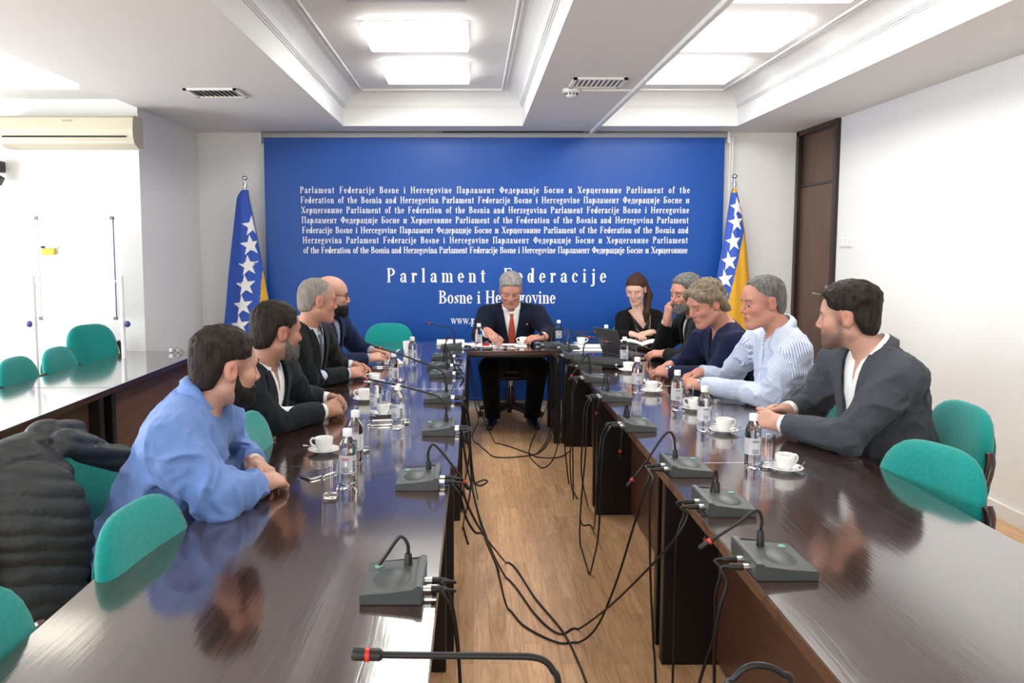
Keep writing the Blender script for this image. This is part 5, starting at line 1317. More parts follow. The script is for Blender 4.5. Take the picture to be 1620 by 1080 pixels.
# hairline seen from the side: the region of the face kept free of hair, (forward, up) in metres
FACE_SHORT = [(0.30, 0.095), (0.090, 0.088), (0.068, 0.072), (0.060, 0.044), (0.042, 0.030), (0.034, 0.006), (0.030, -0.026), (0.010, -0.030), (0.007, -0.005), (0.006, 0.018), (-0.026, 0.022), (-0.034, -0.016), (-0.052, -0.062), (-0.085, -0.078), (-0.30, -0.085), (-0.30, -0.4), (0.30, -0.4)]
FACE_RECEDED = [(0.30, 0.112), (0.070, 0.108), (0.036, 0.098), (0.030, 0.060), (0.018, 0.034), (0.018, 0.006), (0.016, -0.026), (0.004, -0.028), (0.004, -0.005), (0.006, 0.030), (-0.034, 0.034), (-0.044, -0.018), (-0.052, -0.058), (-0.085, -0.070), (-0.30, -0.080), (-0.30, -0.4), (0.30, -0.4)]
FACE_MID = [(0.30, 0.112), (0.086, 0.102), (0.060, 0.086), (0.050, 0.056), (0.036, 0.038), (0.030, 0.006), (0.024, -0.024), (0.010, -0.028), (0.007, -0.005), (0.006, 0.018), (-0.026, 0.022), (-0.034, -0.016), (-0.052, -0.058), (-0.085, -0.070), (-0.30, -0.080), (-0.30, -0.4), (0.30, -0.4)]
BEARD = [(0.022, -0.012), (0.012, -0.014), (0.006, -0.060), (0.020, -0.105), (0.050, -0.135), (0.20, -0.135), (0.20, -0.048), (0.098, -0.0455), (0.085, -0.050), (0.066, -0.056), (0.040, -0.050), (0.028, -0.030)]

def build_person(label, J, style):
    """J: joints in world metres (pel, neck, head, shR, shL, elR, elL, wrR, wrL ...); style: sizes, colours, clothes, hair"""
    J = {k: np.asarray(v, float) for k, v in J.items()}
    S = dict(bulk=1.0, belly=0.0, s=1.0, skin='pale', female=False, top='jacket', hair='short', h=0.0045, nose=1.0, jaw=1.0, lid=0.3)
    S.update(style)
    root = thing('person', label, 'person', (J['pel'][0], J['pel'][1], 0), 0, None)
    org = V3(J['pel'][0], J['pel'][1], 0)
    up = nrm(J['neck'] - J['pel']); lat = J['shL'] - J['shR']; lat = nrm(lat - up * (lat @ up)); fwd = np.cross(lat, up)
    MT = np.stack([-lat, fwd, up])                              # right, forward, up
    T = lambda p, x, y, z: np.asarray(p, float) + x * MT[0] + y * MT[1] + z * MT[2]
    bk = S['bulk']; fem = S['female']
    Ltor = np.linalg.norm(J['neck'] - J['pel'])
    hs = S['s']; MH = head_frame(S['look'], S.get('uph', (0, 0, 1)), S.get('roll', 0.0)); hc = J['head']
    neck_top = hc + hs * (-0.022 * MH[1] - 0.060 * MH[2])
    def torso(inf, lower=True):
        w = bk
        P = [ell(T(J['pel'], 0, 0.0, 0.02), V3(0.168 * w + inf, 0.125 * w + inf, 0.15 + inf), MT, 0.05),
             ell(T(J['pel'], 0, 0.02 + S['belly'] * 0.5, Ltor * 0.38), V3((0.145 if fem else 0.155) * w + inf, 0.115 * w + S['belly'] + inf, 0.17 + inf), MT, 0.06),
             ell(T(J['pel'], 0, 0.012, Ltor * 0.68), V3((0.150 if fem else 0.168) * w + inf, 0.112 * w + inf, 0.17 + inf), MT, 0.06)]
        for k in ('shR', 'shL'):
            P.append(cap(T(J['neck'], 0, -0.005, -0.085), J[k], 0.070 * w + inf, (0.060 if not fem else 0.050) * w + inf, 0.05))
            P.append(cap(T(J['neck'], 0, -0.015, -0.020), J[k] + up * 0.006, 0.048 + inf * 0.7, (0.054 if not fem else 0.044) * w + inf, 0.04))
        if fem:
            for sx in (-1, 1): P.append(ell(T(J['pel'], sx * 0.075, 0.105, Ltor * 0.62), V3(0.06, 0.055, 0.062) + inf, MT, 0.04))
        return P
    def arm(side, inf, end=1.0, k=0.03):
        a, e, w_ = J['sh' + side], J['el' + side], J['wr' + side]
        r = bk * (0.82 if fem else 1.0)
        we = e + (w_ - e) * end
        return [cap(a, a + (e - a) * 0.35, 0.050 * r + inf, 0.053 * r + inf, k), cap(a + (e - a) * 0.35, e, 0.053 * r + inf, 0.045 * r + inf, k), cap(e, we, 0.045 * r + inf, (0.045 + (0.030 - 0.045) * end) * r + inf * 0.9, 0.02)]
    # --- body
    body = torso(0.0)
    for sd in 'RL': body += arm(sd, 0.0)
    body.append(cap(T(J['neck'], 0, -0.012, -0.03), neck_top, (0.050 if fem else 0.062) * hs, (0.046 if fem else 0.057) * hs, 0.03))
    for sd in ('R', 'L'):
        kx, ank = J.get('kn' + sd), J.get('an' + sd)
        hip = T(J['pel'], 0.085 if sd == 'R' else -0.085, 0.02, -0.02)
        if kx is None:
            kx = hip + fwd * V3(1, 1, 0) / max(np.linalg.norm(fwd[:2]), 1e-6) * 0.40; kx[2] = 0.50
            ank = kx + V3(0, 0, 0) - nrm(V3(fwd[0], fwd[1], 0)) * 0.05; ank[2] = 0.09
            J['kn' + sd], J['an' + sd] = kx, ank
        J['hip' + sd] = hip
        body += [cap(hip, kx, 0.078 * bk, 0.052, 0.03), cap(kx, ank, 0.050, 0.034, 0.02)]
    hp = head_prims(hc, MH, hs, fem, S['nose'], S['jaw'], S['lid'])
    hands = []
    for sd, sg in (('R', 1), ('L', -1)):
        hd, hz = J['hd' + sd], J['hz' + sd]
        hs_ = S.get('hand', 1.0) * (0.9 if fem else 1.04)
        hands.append(hand_prims(J['wr' + sd], hd, hz, sg, S.get('curl' + sd, (0.45, 0.55, 0.4)), S.get('spread', 0.05), S.get('thumb' + sd, (0.55, 0.25)), hs_))
    allp = body + hp + hands[0] + hands[1]
    V, Q = surfnet(allp, S['h'])
    V = relax(V, Q, 1, 0.25)
    base = np.array(SKIN[S['skin']]); tint = np.tile(base, (len(V), 1))
    q = (V - hc) @ MH.T / hs                                     # head coordinates
    near = (np.abs(q[:, 0]) < 0.12) & (np.abs(q[:, 1]) < 0.14) & (q[:, 2] > -0.15) & (q[:, 2] < 0.15)
    def mix(mask, col):
        mask = np.clip(mask, 0, 1)[:, None] * near[:, None]; tint[:] = tint * (1 - mask) + np.asarray(col) * mask
    g = lambda x, y, z, r: np.exp(-(((q[:, 0] - x) ** 2 + (q[:, 1] - y) ** 2 + (q[:, 2] - z) ** 2) / r ** 2))
    red = base * V3(0.98, 0.72, 0.70)
    mix(0.8 * g(0, 0.112, -0.028, 0.018) + 0.6 * (g(0.045, 0.07, -0.025, 0.03) + g(-0.045, 0.07, -0.025, 0.03)), red)
    mix(0.9 * (g(0.088, -0.008, 0, 0.03) + g(-0.088, -0.008, 0, 0.03)), red)
    lips = ((np.abs(q[:, 0]) < 0.021) & (q[:, 1] > 0.082) & (np.abs(q[:, 2] + 0.0665) < 0.0115)).astype(float)
    mix(lips * 0.75, S.get('lips', (0.36, 0.13, 0.11)))
    hcol = np.array(S.get('haircol', (0.02, 0.015, 0.012)))
    brow = np.exp(-((q[:, 2] - (0.0265 - 4.0 * (np.abs(q[:, 0]) - 0.03) ** 2)) / 0.0048) ** 2) * ((np.abs(q[:, 0]) > 0.011) & (np.abs(q[:, 0]) < 0.052) & (q[:, 1] > 0.05))
    mix(brow * S.get('brow', 0.8), S.get('browcol', hcol))
    lash = np.exp(-((q[:, 2] + 0.0055) / 0.0024) ** 2) * ((np.abs(np.abs(q[:, 0]) - 0.031) < 0.0135) & (q[:, 1] > 0.07))
    mix(lash * S.get('lash', 0.75), (0.03, 0.02, 0.018))
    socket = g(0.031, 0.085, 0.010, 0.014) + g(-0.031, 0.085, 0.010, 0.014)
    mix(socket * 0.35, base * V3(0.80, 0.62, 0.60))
    if S.get('stubble'):
        st = 1.0 / (1.0 + np.exp(np.clip(poly2(q[:, 1], q[:, 2], BEARD) / 0.006, -40, 40))) * (1 - lips)
        mix(st * S['stubble'], S.get('beardcol', hcol))
    if S.get('scalp'):                                            # cropped hair shows as colour on the scalp
        sc = 1.0 / (1.0 + np.exp(np.clip(-poly2(q[:, 1], q[:, 2], S.get('scalp_face', FACE_SHORT)) / 0.006, -40, 40))) * (q[:, 2] > -0.09)
        ear = np.clip(g(0.09, -0.008, 0, 0.035) + g(-0.09, -0.008, 0, 0.035), 0, 1)
        mix(sc * S['scalp'] * (1 - ear), S.get('scalpcol', hcol))
    bodyo = np_mesh('body', V, Q, M_skin, root, org, tint)
    # --- eyes
    for sx in (() if S['lid'] >= 0.85 else (-1, 1)):
        ec = hc + hs * (sx * 0.031 * MH[0] + 0.0755 * MH[1] + 0.0005 * MH[2])
        b = MB(); rr = 0.0128 * hs
        b.ball(ec - org, rr, 16, 12)
        gz = nrm(MH[1] - 0.25 * MH[2])
        for f in b.bm.faces:
            dv = np.array(f.calc_center_median()) - (ec - org)
            f.material_index = 1 if nrm(dv) @ gz > 0.78 else 0
        b.build('eye', [M_eye, M_iris], root, smooth='all')
    # --- hair
    hm = S.get('hairmat')
    top_t, side_t = S.get('hair_t', (0.016, 0.007))
    def hair_sdf(P):
        p = (P - hc) @ MH.T / hs
        z = p[:, 2]; y = p[:, 1]
        w = np.clip((z - 0.025) / 0.07, 0, 1); w = w * w * (3 - 2 * w)
        t = side_t + (top_t - side_t) * w
        def el(c, r):
            qq = p - c; k0 = np.linalg.norm(qq / r, axis=1); k1 = np.linalg.norm(qq / (r * r), axis=1); return k0 * (k0 - 1) / np.maximum(k1, 1e-9)
        d = el(V3(0, -0.016, 0.036), V3(0.0765, 0.098, 0.086))
        d = np.minimum(d, el(V3(0, 0.020, 0.030), V3(0.071, 0.073, 0.071)))
        d2 = el(V3(0, -0.048, -0.025), V3(0.062, 0.058, 0.070)); hh = np.maximum(0.03 - np.abs(d - d2), 0) / 0.03
        d = np.minimum(d, d2) - hh * hh * 0.0075
        face = S.get('face', FACE_SHORT)
        pf = poly2(y, z, face)
        ta = np.clip(pf / S.get('taper', 0.022), 0.0, 1.0); t = t * (0.22 + 0.78 * ta * (2 - ta))
        d = d - t
        n = vnoise(np.stack([p[:, 0] * 95, p[:, 1] * 45, p[:, 2] * 60], 1)) * 0.0022 + vnoise(p * 210) * 0.0012
        d = d + n * S.get('messy', 1.0) * np.clip(t / 0.008, 0.2, 2.0)
        return np.maximum(d, -pf) * hs
    if S['hair'] in ('short', 'side', 'tail'):
        hl = [ell(hc, V3(0.14, 0.16, 0.17) * hs, MH)]
        ex = []
        if S['hair'] == 'side': ex = S['hair_extra'](hc, MH, hs)
        if S['hair'] == 'tail': ex = S['hair_extra'](hc, MH, hs)
        def post(P, d):
            h1 = hair_sdf(P)
            for p in ex:
                e = p.f(P); pp = (P - hc) @ MH.T / hs
                e = e + vnoise(np.stack([pp[:, 0] * 110, pp[:, 1] * 110, pp[:, 2] * 18], 1)) * 0.0035 * S.get('messy', 1.0)
                h1 = comb(h1, e, p.op, p.k)
            return h1
        lo = hc - 0.20 * hs; hi = hc + 0.20 * hs
        if ex:
            lo = np.minimum(lo, np.min([p.c - p.r for p in ex if p.op == 'u'], axis=0) - 0.02); hi = np.maximum(hi, np.max([p.c + p.r for p in ex if p.op == 'u'], axis=0) + 0.02)
        Vh, Qh = surfnet_full(post, lo, hi, 0.0042)
        if len(Vh): np_mesh('hair', relax(Vh, Qh, 1, 0.25), Qh, hm, root, org)
    if S.get('beard'):
        bt = S['beard']
        def bpost(P):
            d = evalsdf(hp[:8] + hp[16:17], P); p = (P - hc) @ MH.T / hs
            pb = poly2(p[:, 1], p[:, 2], S.get('beardpoly', BEARD)); tb = np.clip(-pb / 0.020, 0, 1)
            d = d - bt * hs * np.clip(0.35 + (-(p[:, 2]) - 0.02) / 0.05, 0.3, 1.0) * (0.1 + 0.9 * tb * (2 - tb)) + vnoise(p * 160) * 0.0018 * np.clip(bt / 0.006, 0.3, 1)
            m = np.linalg.norm((p - V3(0, 0.095, -0.0665)) / V3(0.022, 0.03, 0.0105), axis=1) - 1
            return np.maximum(np.maximum(d, pb * hs), -m * 0.01)
        Vb, Qb = surfnet_full(bpost, hc - 0.16 * hs, hc + 0.16 * hs, 0.0042)
        if len(Vb): np_mesh('beard', relax(Vb, Qb, 1, 0.25), Qb, S['beardmat'], root, org)
    # --- clothes
    def wr(P, amp, sc=11.0):
        n1 = vnoise(P * sc + 3.1); n2 = vnoise(P * sc * 2.1 + 7.7 + n1[:, None] * 0.8)
        el = np.zeros(len(P))
        for sd in 'RL':
            el += np.exp(-np.linalg.norm(P - J['el' + sd], axis=1) ** 2 / 0.10 ** 2) + 0.7 * np.exp(-np.linalg.norm(P - J['sh' + sd] - (J['pel'] - J['sh' + sd]) * 0.2, axis=1) ** 2 / 0.12 ** 2)
        return -amp * ((1 - np.abs(n1) * 1.3).clip(0, 1) ** 2 * (0.7 + 1.7 * el) + 0.7 * (1 - np.abs(n2) * 1.3).clip(0, 1) ** 2 * (0.4 + el)) + amp * 0.6
    def segd(P, sd):
        a = J['el' + sd]; ab = J['wr' + sd] - a; t = np.clip(((P - a) @ ab) / (ab @ ab), 0, 1.2)
        return np.linalg.norm(P - a - t[:, None] * ab, axis=1)
    def sleeve_cut(P, d, c):
        for sd, ot in (('R', 'L'), ('L', 'R')):
            ax = nrm(J['wr' + sd] - J['el' + sd]); ln = np.linalg.norm(J['wr' + sd] - J['el' + sd])
            t = (P - J['el' + sd]) @ ax
            own = (np.linalg.norm(P - J['wr' + sd], axis=1) < 0.10) & (segd(P, sd) < segd(P, ot))
            d = np.where(own, np.maximum(d, t - (ln - c)), d)
        return d
    loc = lambda P: (P - J['neck']) @ MT.T                       # right, forward, up from the neck base
    def vcut(P, top_w, length, fmin=0.0):
        p = loc(P); u = p[:, 2]
        half = top_w * np.clip((u + length) / length, 0, 3)
        return np.maximum(np.maximum(np.abs(p[:, 0]) - half, fmin - p[:, 1]), p[:, 1] - 0.19)   # negative inside the opening
    V_len, V_w = S.get('vlen', 0.40), S.get('vw', 0.075)
    topm = S['topmat']
    inf_top = {'jacket': 0.020, 'shirt': 0.012, 'sweater': 0.018, 'cardigan': 0.014}[S['top']]
    cl = torso(inf_top)
    for sd in 'RL': cl += arm(sd, inf_top * S.get('arminf', 0.85), 1.0)
    cl0 = torso(inf_top)
    def cpost(P, d):
        d = d + wr(P, S.get('wrinkle', 0.004))
        p = loc(P)
        d = np.maximum(d, -(p[:, 2] + Ltor + S.get('hem', 0.10)))
        if S['top'] in ('jacket', 'cardigan'):
            vc = vcut(P, V_w, V_len)
            d = np.maximum(d, -vc)
        elif S.get('vneck'):
            d = np.maximum(d, -vcut(P, S['vneck'][0], S['vneck'][1]))
        rad = np.linalg.norm(np.stack([p[:, 0] / 1.1, p[:, 1] + 0.005], 1), axis=1)
        if S['top'] not in ('jacket', 'cardigan'):
            d = np.maximum(d, np.minimum(0.066 * hs - rad, p[:, 2] + 0.05))
        d = sleeve_cut(P, d, S.get('cuff', 0.034 if S['top'] == 'jacket' else 0.012))
        return d
    Vc, Qc = surfnet(cl, 0.0062, cpost)
    if S.get('stripes'):
        q2 = (Vc - J['pel']) @ MT.T; val = np.arctan2(q2[:, 0], q2[:, 1]) * 0.16; bd = np.full(len(Vc), 0.16)
        for sd in 'RL':
            for a0, a1 in ((J['sh' + sd], J['el' + sd]), (J['el' + sd], J['wr' + sd])):
                ax = nrm(a1 - a0); t = np.clip((Vc - a0) @ ax, 0, np.linalg.norm(a1 - a0)); rv = Vc - a0 - t[:, None] * ax; dd = np.linalg.norm(rv, axis=1)
                e1 = nrm(np.cross(ax, V3(0.1, 0.2, 1))); e2 = np.cross(ax, e1); an = np.arctan2(rv @ e2, rv @ e1) * 0.062
                m = dd < np.where(bd > 0.15, 0.085, bd); val = np.where(m, an, val); bd = np.where(m, dd, bd)
        cob = np_mesh('shirt', relax(Vc, Qc, 1, 0.3), Qc, topm, root, org)
        at = cob.data.attributes.new('stripe', 'FLOAT', 'POINT'); at.data.foreach_set('value', val.astype(np.float32))
    else: np_mesh({'jacket': 'jacket', 'shirt': 'shirt', 'sweater': 'sweater', 'cardigan': 'cardigan'}[S['top']], relax(Vc, Qc, 1, 0.3), Qc, topm, root, org)
    def drape(l, u, off, start=0.32):
        """point of the clothed chest under (l right, u up), pushed out by off"""
        p0 = T(J['neck'], l, start, u)[None]; p = p0.copy()
        for _ in range(24):
            d = evalsdf(cl0, p) - off
            p = p - MT[1] * np.maximum(d, 0.0)[:, None] * 0.9
        return p[0]
    def ribbon(name, rows, m, thick=0.003):
        """rows of [(l, u)] draped on the chest, closed to a thin solid"""
        offs = S.get('ribbon_off', 0.004)
        F = [[drape(l, u, offs + o) for (l, u, o) in r] for r in rows]
        b = MB()
        A = [[b.bm.verts.new(Vector(p - org)) for p in r] for r in F]
        Bv = [[b.bm.verts.new(Vector(p - org - MT[1] * (thick + 0.004))) for p in r] for r in F]
        n, mm = len(A), len(A[0])
        for i in range(n - 1):
            for j in range(mm - 1):
                b.face((A[i][j], A[i + 1][j], A[i + 1][j + 1], A[i][j + 1])); b.face((Bv[i][j], Bv[i][j + 1], Bv[i + 1][j + 1], Bv[i + 1][j]))
        for i in range(n - 1):
            b.face((A[i][0], Bv[i][0], Bv[i + 1][0], A[i + 1][0])); b.face((A[i][-1], A[i + 1][-1], Bv[i + 1][-1], Bv[i][-1]))
        for j in range(mm - 1):
            b.face((A[0][j], A[0][j + 1], Bv[0][j + 1], Bv[0][j])); b.face((A[-1][j], Bv[-1][j], Bv[-1][j + 1], A[-1][j + 1]))
        return b.build(name, m, root, smooth=True)
    if S['top'] in ('jacket', 'cardigan'):
        sh = torso(0.006)
        for sd in 'RL': sh += arm(sd, 0.006, 1.0)
        def spost(P, d):
            d = d + wr(P, 0.002)
            p = loc(P)
            rad = np.linalg.norm(np.stack([p[:, 0], p[:, 1] + 0.005], 1), axis=1)
            nk = S.get('shirt_neck')
            d = np.maximum(d, np.minimum(0.064 * hs - rad, p[:, 2] + 0.05))
            if nk: d = np.maximum(d, -vcut(P, nk[0], nk[1]))
            d = sleeve_cut(P, d, 0.008 if S.get('cuffs', True) else 0.06)
            return np.maximum(d, -(p[:, 2] + Ltor))
        Vs, Qs = surfnet(sh, 0.0062, spost)
        np_mesh('shirt' if not fem else 'blouse', relax(Vs, Qs, 1, 0.3), Qs, S['shirtmat'], root, org)
        if S.get('lapel', True):
            for sx in (-1, 1):
                rows = []
                for i in range(13):
                    f = i / 12; u = 0.015 - f * (V_len + 0.005)
                    inner = V_w * max(0.0, (u + V_len) / V_len)
                    wd = 0.066 * math.sin(PI * min(1.0, 0.22 + f * 0.80)) ** 0.8 if f > 0.28 else 0.040 + 0.03 * f / 0.28
                    if f > 0.94: wd = 0.012
                    rows.append([(sx * (inner - 0.006), u, 0.001), (sx * (inner + wd * 0.5), u - 0.004, 0.003), (sx * (inner + wd), u - 0.010 + (0.012 if 0.25 < f < 0.34 else 0), 0.0)])
                ribbon('lapel', rows, topm)
    if S.get('tie'):
        rows = [[(-0.017 + 0 * k, 0.0, 0.0), (0, 0.0, 0.004), (0.017, 0.0, 0.0)]]; rows = []
        for (u, w) in ((-0.018, 0.017), (-0.048, 0.012), (-0.075, 0.019), (-0.15, 0.027), (-0.25, 0.034), (-0.36, 0.040), (-0.40, 0.042)):
            rows.append([(-w, u, -0.012), (0, u, -0.006), (w, u, -0.012)])
        ribbon('tie', rows, S['tie'])
    if S.get('placket'):
        ribbon('placket', [[(-0.015, -0.07 - 0.03 * i, -0.002), (0.015, -0.07 - 0.03 * i, -0.002)] for i in range(13)], S['placket'])
    # --- collar around the neck
    if S.get('collar'):
        nx = nrm(neck_top - J['neck']); c0 = T(J['neck'], 0, -0.010, -0.005); fx = nrm(fwd - nx * (fwd @ nx)); rx = np.cross(fx, nx)
        b = MB(); rows = []; gap = S.get('collar_gap', 0.35)
        for i in range(41):
            a = gap + (2 * PI - 2 * gap) * i / 40                 # angle from the front
            fr = max(0.0, math.cos(a)); d = fx * math.cos(a) + rx * math.sin(a)
            rr = (0.068 if not fem else 0.058) * hs; hgt = 0.040 - 0.016 * fr; drop = 0.040 + 0.036 * fr ** 3
            out = 0.009 + 0.026 * fr
            pr = [c0 + d * (rr - 0.004) + nx * -0.025, c0 + d * rr + nx * hgt, c0 + d * (rr + 0.005) + nx * (hgt + 0.003), c0 + d * (rr + 0.010 + out * 0.5) + nx * (hgt - drop * 0.5), c0 + d * (rr + 0.006 + out) + nx * (hgt - drop), c0 + d * (rr + out) + nx * (hgt - drop - 0.001), c0 + d * (rr + 0.003) + nx * (-0.022)]
            rows.append([Vector(p - org) for p in pr])
        b.grid(rows, closev=True); b.face([v for v in b.bm.verts[0:7]] if False else []) if False else None
        b.build('collar', S['collar'], root, smooth='all')
    if S['top'] == 'jacket':
        nx = nrm(neck_top - J['neck']); c0 = T(J['neck'], 0, -0.012, -0.012); fx = nrm(fwd - nx * (fwd @ nx)); rx = np.cross(fx, nx)
        b = MB(); rows = []
        for i in range(29):
            a = 1.0 + (2 * PI - 2.0) * i / 28; fr = max(0.0, math.cos(a)); d = fx * math.cos(a) + rx * math.sin(a)
            rr = 0.076 * hs; hgt = 0.032 - 0.012 * fr
            pr = [c0 + d * rr + nx * -0.03, c0 + d * (rr + 0.001) + nx * hgt, c0 + d * (rr + 0.008) + nx * (hgt + 0.002), c0 + d * (rr + 0.020) + nx * (hgt - 0.040), c0 + d * (rr + 0.016) + nx * (hgt - 0.045)]
            rows.append([Vector(p - org) for p in pr])
        b.grid(rows, closev=True); b.build('jacket_collar', topm, root, smooth='all')
    # --- trousers and shoes
    tr = [ell(T(J['pel'], 0, 0, 0.0), V3(0.175 * bk, 0.135 * bk, 0.13), MT, 0.05)]
    for sd in 'RL':
        th = S.get('thigh', 1.0); tr += [cap(J['hip' + sd], J['kn' + sd], 0.092 * bk * th, 0.070 * th, 0.04), cap(J['kn' + sd], J['an' + sd], 0.068 * th, 0.052 * th, 0.03)]
    tpost = lambda P, d: np.maximum(d + wr(P, 0.004), 0.075 - P[:, 2])
    Vt_, Qt_ = surfnet(tr, 0.010, tpost)
    np_mesh('trousers', relax(Vt_, Qt_, 1, 0.3), Qt_, S.get('trousers', topm), root, org)
    ff = nrm(V3(fwd[0], fwd[1], 0))
    for sd, sg in (('R', 1), ('L', -1)):
        a = J['an' + sd]; f2 = nrm(ff + 0.18 * sg * np.cross(ff, V3(0, 0, 1))); g0 = V3(a[0], a[1], 0)
        sp = [cap(g0 - f2 * 0.045 + V3(0, 0, 0.043), g0 + f2 * 0.05 + V3(0, 0, 0.052), 0.036, 0.040, 0.02), cap(g0 + f2 * 0.05 + V3(0, 0, 0.046), g0 + f2 * 0.175 + V3(0, 0, 0.030), 0.040, 0.026, 0.02), cap(g0 + V3(0, 0, 0.05), g0 + V3(0, 0, 0.095), 0.040, 0.042, 0.02)]
        Vq, Qq = surfnet(sp, 0.006, lambda P, d: np.maximum(np.maximum(d, 0.003 - P[:, 2]), P[:, 2] - 0.10))
        np_mesh('shoe', Vq, Qq, M_shoe, root, org)
    return root, dict(hc=hc, MH=MH, hs=hs, org=org, J=J, T=T, drape=drape, MT=MT, ribbon=ribbon)
M_shoe = mat('black_shoe_leather', (0.008, 0.007, 0.007), 0.22, coat=0.3)
def surfnet_full(fn, lo, hi, h):
    """mesh of fn(P) < 0 inside a box"""
    big = Prim(lambda P: np.zeros(P.shape[:-1]), (lo + hi) / 2, 1.0, 'u', 1e-3)
    return surfnet([big], h, lambda P, d: fn(P, d) if fn.__code__.co_argcount == 2 else fn(P), lo, hi)
def glasses(root, inf, m, dark=True):
    hc, MH, hs, org = inf['hc'], inf['MH'], inf['hs'], inf['org']
    W = lambda x, y, z: Vector(hc + hs * (x * MH[0] + y * MH[1] + z * MH[2]) - org)
    b = MB(); r = 0.0022 if dark else 0.0010
    for sx in (-1, 1):
        ring = []
        for k in range(25):
            a = 2 * PI * k / 24; ca, sa = math.cos(a), math.sin(a); R = (abs(ca) ** 3 + abs(sa) ** 3) ** (-1 / 3)
            ring.append(W(sx * 0.033 + 0.025 * R * ca, 0.098 - 0.006 * abs(ca), 0.001 + 0.019 * R * sa))
        b.tube(ring, r * hs, 6, cap=False)
        b.tube([W(sx * 0.058, 0.093, 0.008), W(sx * 0.076, 0.080, 0.009), W(sx * 0.083, 0.0, 0.012), W(sx * 0.084, -0.015, -0.002)], r * hs, 6)
    b.tube([W(-0.009, 0.100, 0.006), W(0, 0.104, 0.009), W(0.009, 0.100, 0.006)], r * hs, 6)
    o = b.build('glasses', m, root, smooth='all')
    return o
def wrist_band(root, inf, side, name, m, off=0.012, w=0.014, r=0.033, face=None):
    J, org = inf['J'], inf['org']; a = nrm(J['wr' + side] - J['el' + side]); c = J['wr' + side] + a * off - org
    Mq = Vector(a).to_track_quat('Z', 'Y').to_matrix().to_4x4()
    b = MB(); b.lathe([(r * 0.88, -w / 2), (r, -w / 2 + 0.001), (r, w / 2 - 0.001), (r * 0.88, w / 2), (r * 0.88, -w / 2)], M=Mq, c=c, n=24, cap=False)
    o = b.build(name, m, root, smooth=True)
    if face:
        z = Vector(nrm(J['hz' + side])); b = MB(); b.lathe([(0.019, 0.0), (0.020, 0.003), (0.018, 0.009), (0.016, 0.010)], M=z.to_track_quat('Z', 'Y').to_matrix().to_4x4(), c=Vector(c) + z * (r - 0.004), n=20); b.build('dial', face, o, smooth=True)
    return o

# ------------------------------------------------------------------ cloth and hair materials
def suit(name, c, c2=None): return mat(name, tuple(x * 0.75 for x in c), 0.8, spec=0.12, sheen=0.05, bump=700, bstr=0.15, vary=(45, c2 or tuple(x * 0.66 for x in c)))
M_navy = suit('navy_suit_cloth', (0.010, 0.014, 0.032)); M_dgrey = suit('charcoal_suit_cloth', (0.014, 0.016, 0.018)); M_dkbl = suit('blue_black_suit_cloth', (0.016, 0.020, 0.028))
M_nblue = suit('dark_blue_suit_cloth', (0.010, 0.020, 0.070)); M_greyb = suit('grey_blazer_cloth', (0.078, 0.086, 0.105)); M_swe = suit('navy_sweater_knit', (0.012, 0.016, 0.058))
M_blk = suit('black_cloth', (0.006, 0.006, 0.007)); M_trou = suit('dark_trouser_cloth', (0.010, 0.011, 0.015))
M_shirtw = mat('white_shirt_cotton', (0.78, 0.78, 0.78), 0.7, bump=300, bstr=0.1); M_shirtb = mat('pale_blue_shirt_cotton', (0.55, 0.62, 0.75), 0.7)
M_bshirt = mat('blue_shirt_cotton', (0.125, 0.230, 0.520), 0.7, sheen=0.1, bump=240, bstr=0.15, vary=(30, (0.112, 0.208, 0.48)))
M_plaid = mat('checked_shirt_cotton', (0.45, 0.48, 0.58), 0.7, vary=(110, (0.10, 0.12, 0.22)))
M_tier = mat('orange_red_tie_silk', (0.42, 0.055, 0.018), 0.45, vary=(60, (0.34, 0.04, 0.014))); M_tieg = mat('grey_violet_tie_silk', (0.10, 0.095, 0.13), 0.45)
def stripe_mat():
    m = mat('blue_white_striped_cotton', (0.7, 0.7, 0.75), 0.7)
    nt = m.node_tree; b = nt.nodes['Principled BSDF']; tc = nt.nodes.new('ShaderNodeTexCoord')
    at = nt.nodes.new('ShaderNodeAttribute'); at.attribute_name = 'stripe'
    mu = nt.nodes.new('ShaderNodeMath'); mu.operation = 'MULTIPLY'; mu.inputs[1].default_value = 2 * PI / 0.0072
    w = nt.nodes.new('ShaderNodeMath'); w.operation = 'SINE'
    ad = nt.nodes.new('ShaderNodeMath'); ad.operation = 'MULTIPLY_ADD'; ad.inputs[1].default_value = 0.5; ad.inputs[2].default_value = 0.5
    nt.links.new(at.outputs['Fac'], mu.inputs[0]); nt.links.new(mu.outputs[0], w.inputs[0]); nt.links.new(w.outputs[0], ad.inputs[0])
    r = nt.nodes.new('ShaderNodeValToRGB'); r.color_ramp.elements[0].position = 0.42; r.color_ramp.elements[1].position = 0.52
    r.color_ramp.elements[0].color = (0.25, 0.33, 0.54, 1); r.color_ramp.elements[1].color = (0.70, 0.74, 0.82, 1)
    nt.links.new(ad.outputs[0], r.inputs['Fac']); nt.links.new(r.outputs['Color'], b.inputs['Base Color'])
    return m
M_stripe = stripe_mat()
H_dark = hair_mat('dark_brown_hair', (0.012, 0.009, 0.008), (0.030, 0.022, 0.018)); H_grey = hair_mat('grey_hair', (0.17, 0.155, 0.145), (0.30, 0.28, 0.265))
H_salt = hair_mat('dark_grey_hair', (0.075, 0.070, 0.066), (0.16, 0.15, 0.142)); H_blond = hair_mat('ash_blond_hair', (0.125, 0.098, 0.066), (0.205, 0.165, 0.115)); H_brown = hair_mat('brown_hair', (0.030, 0.014, 0.010), (0.055, 0.026, 0.017))
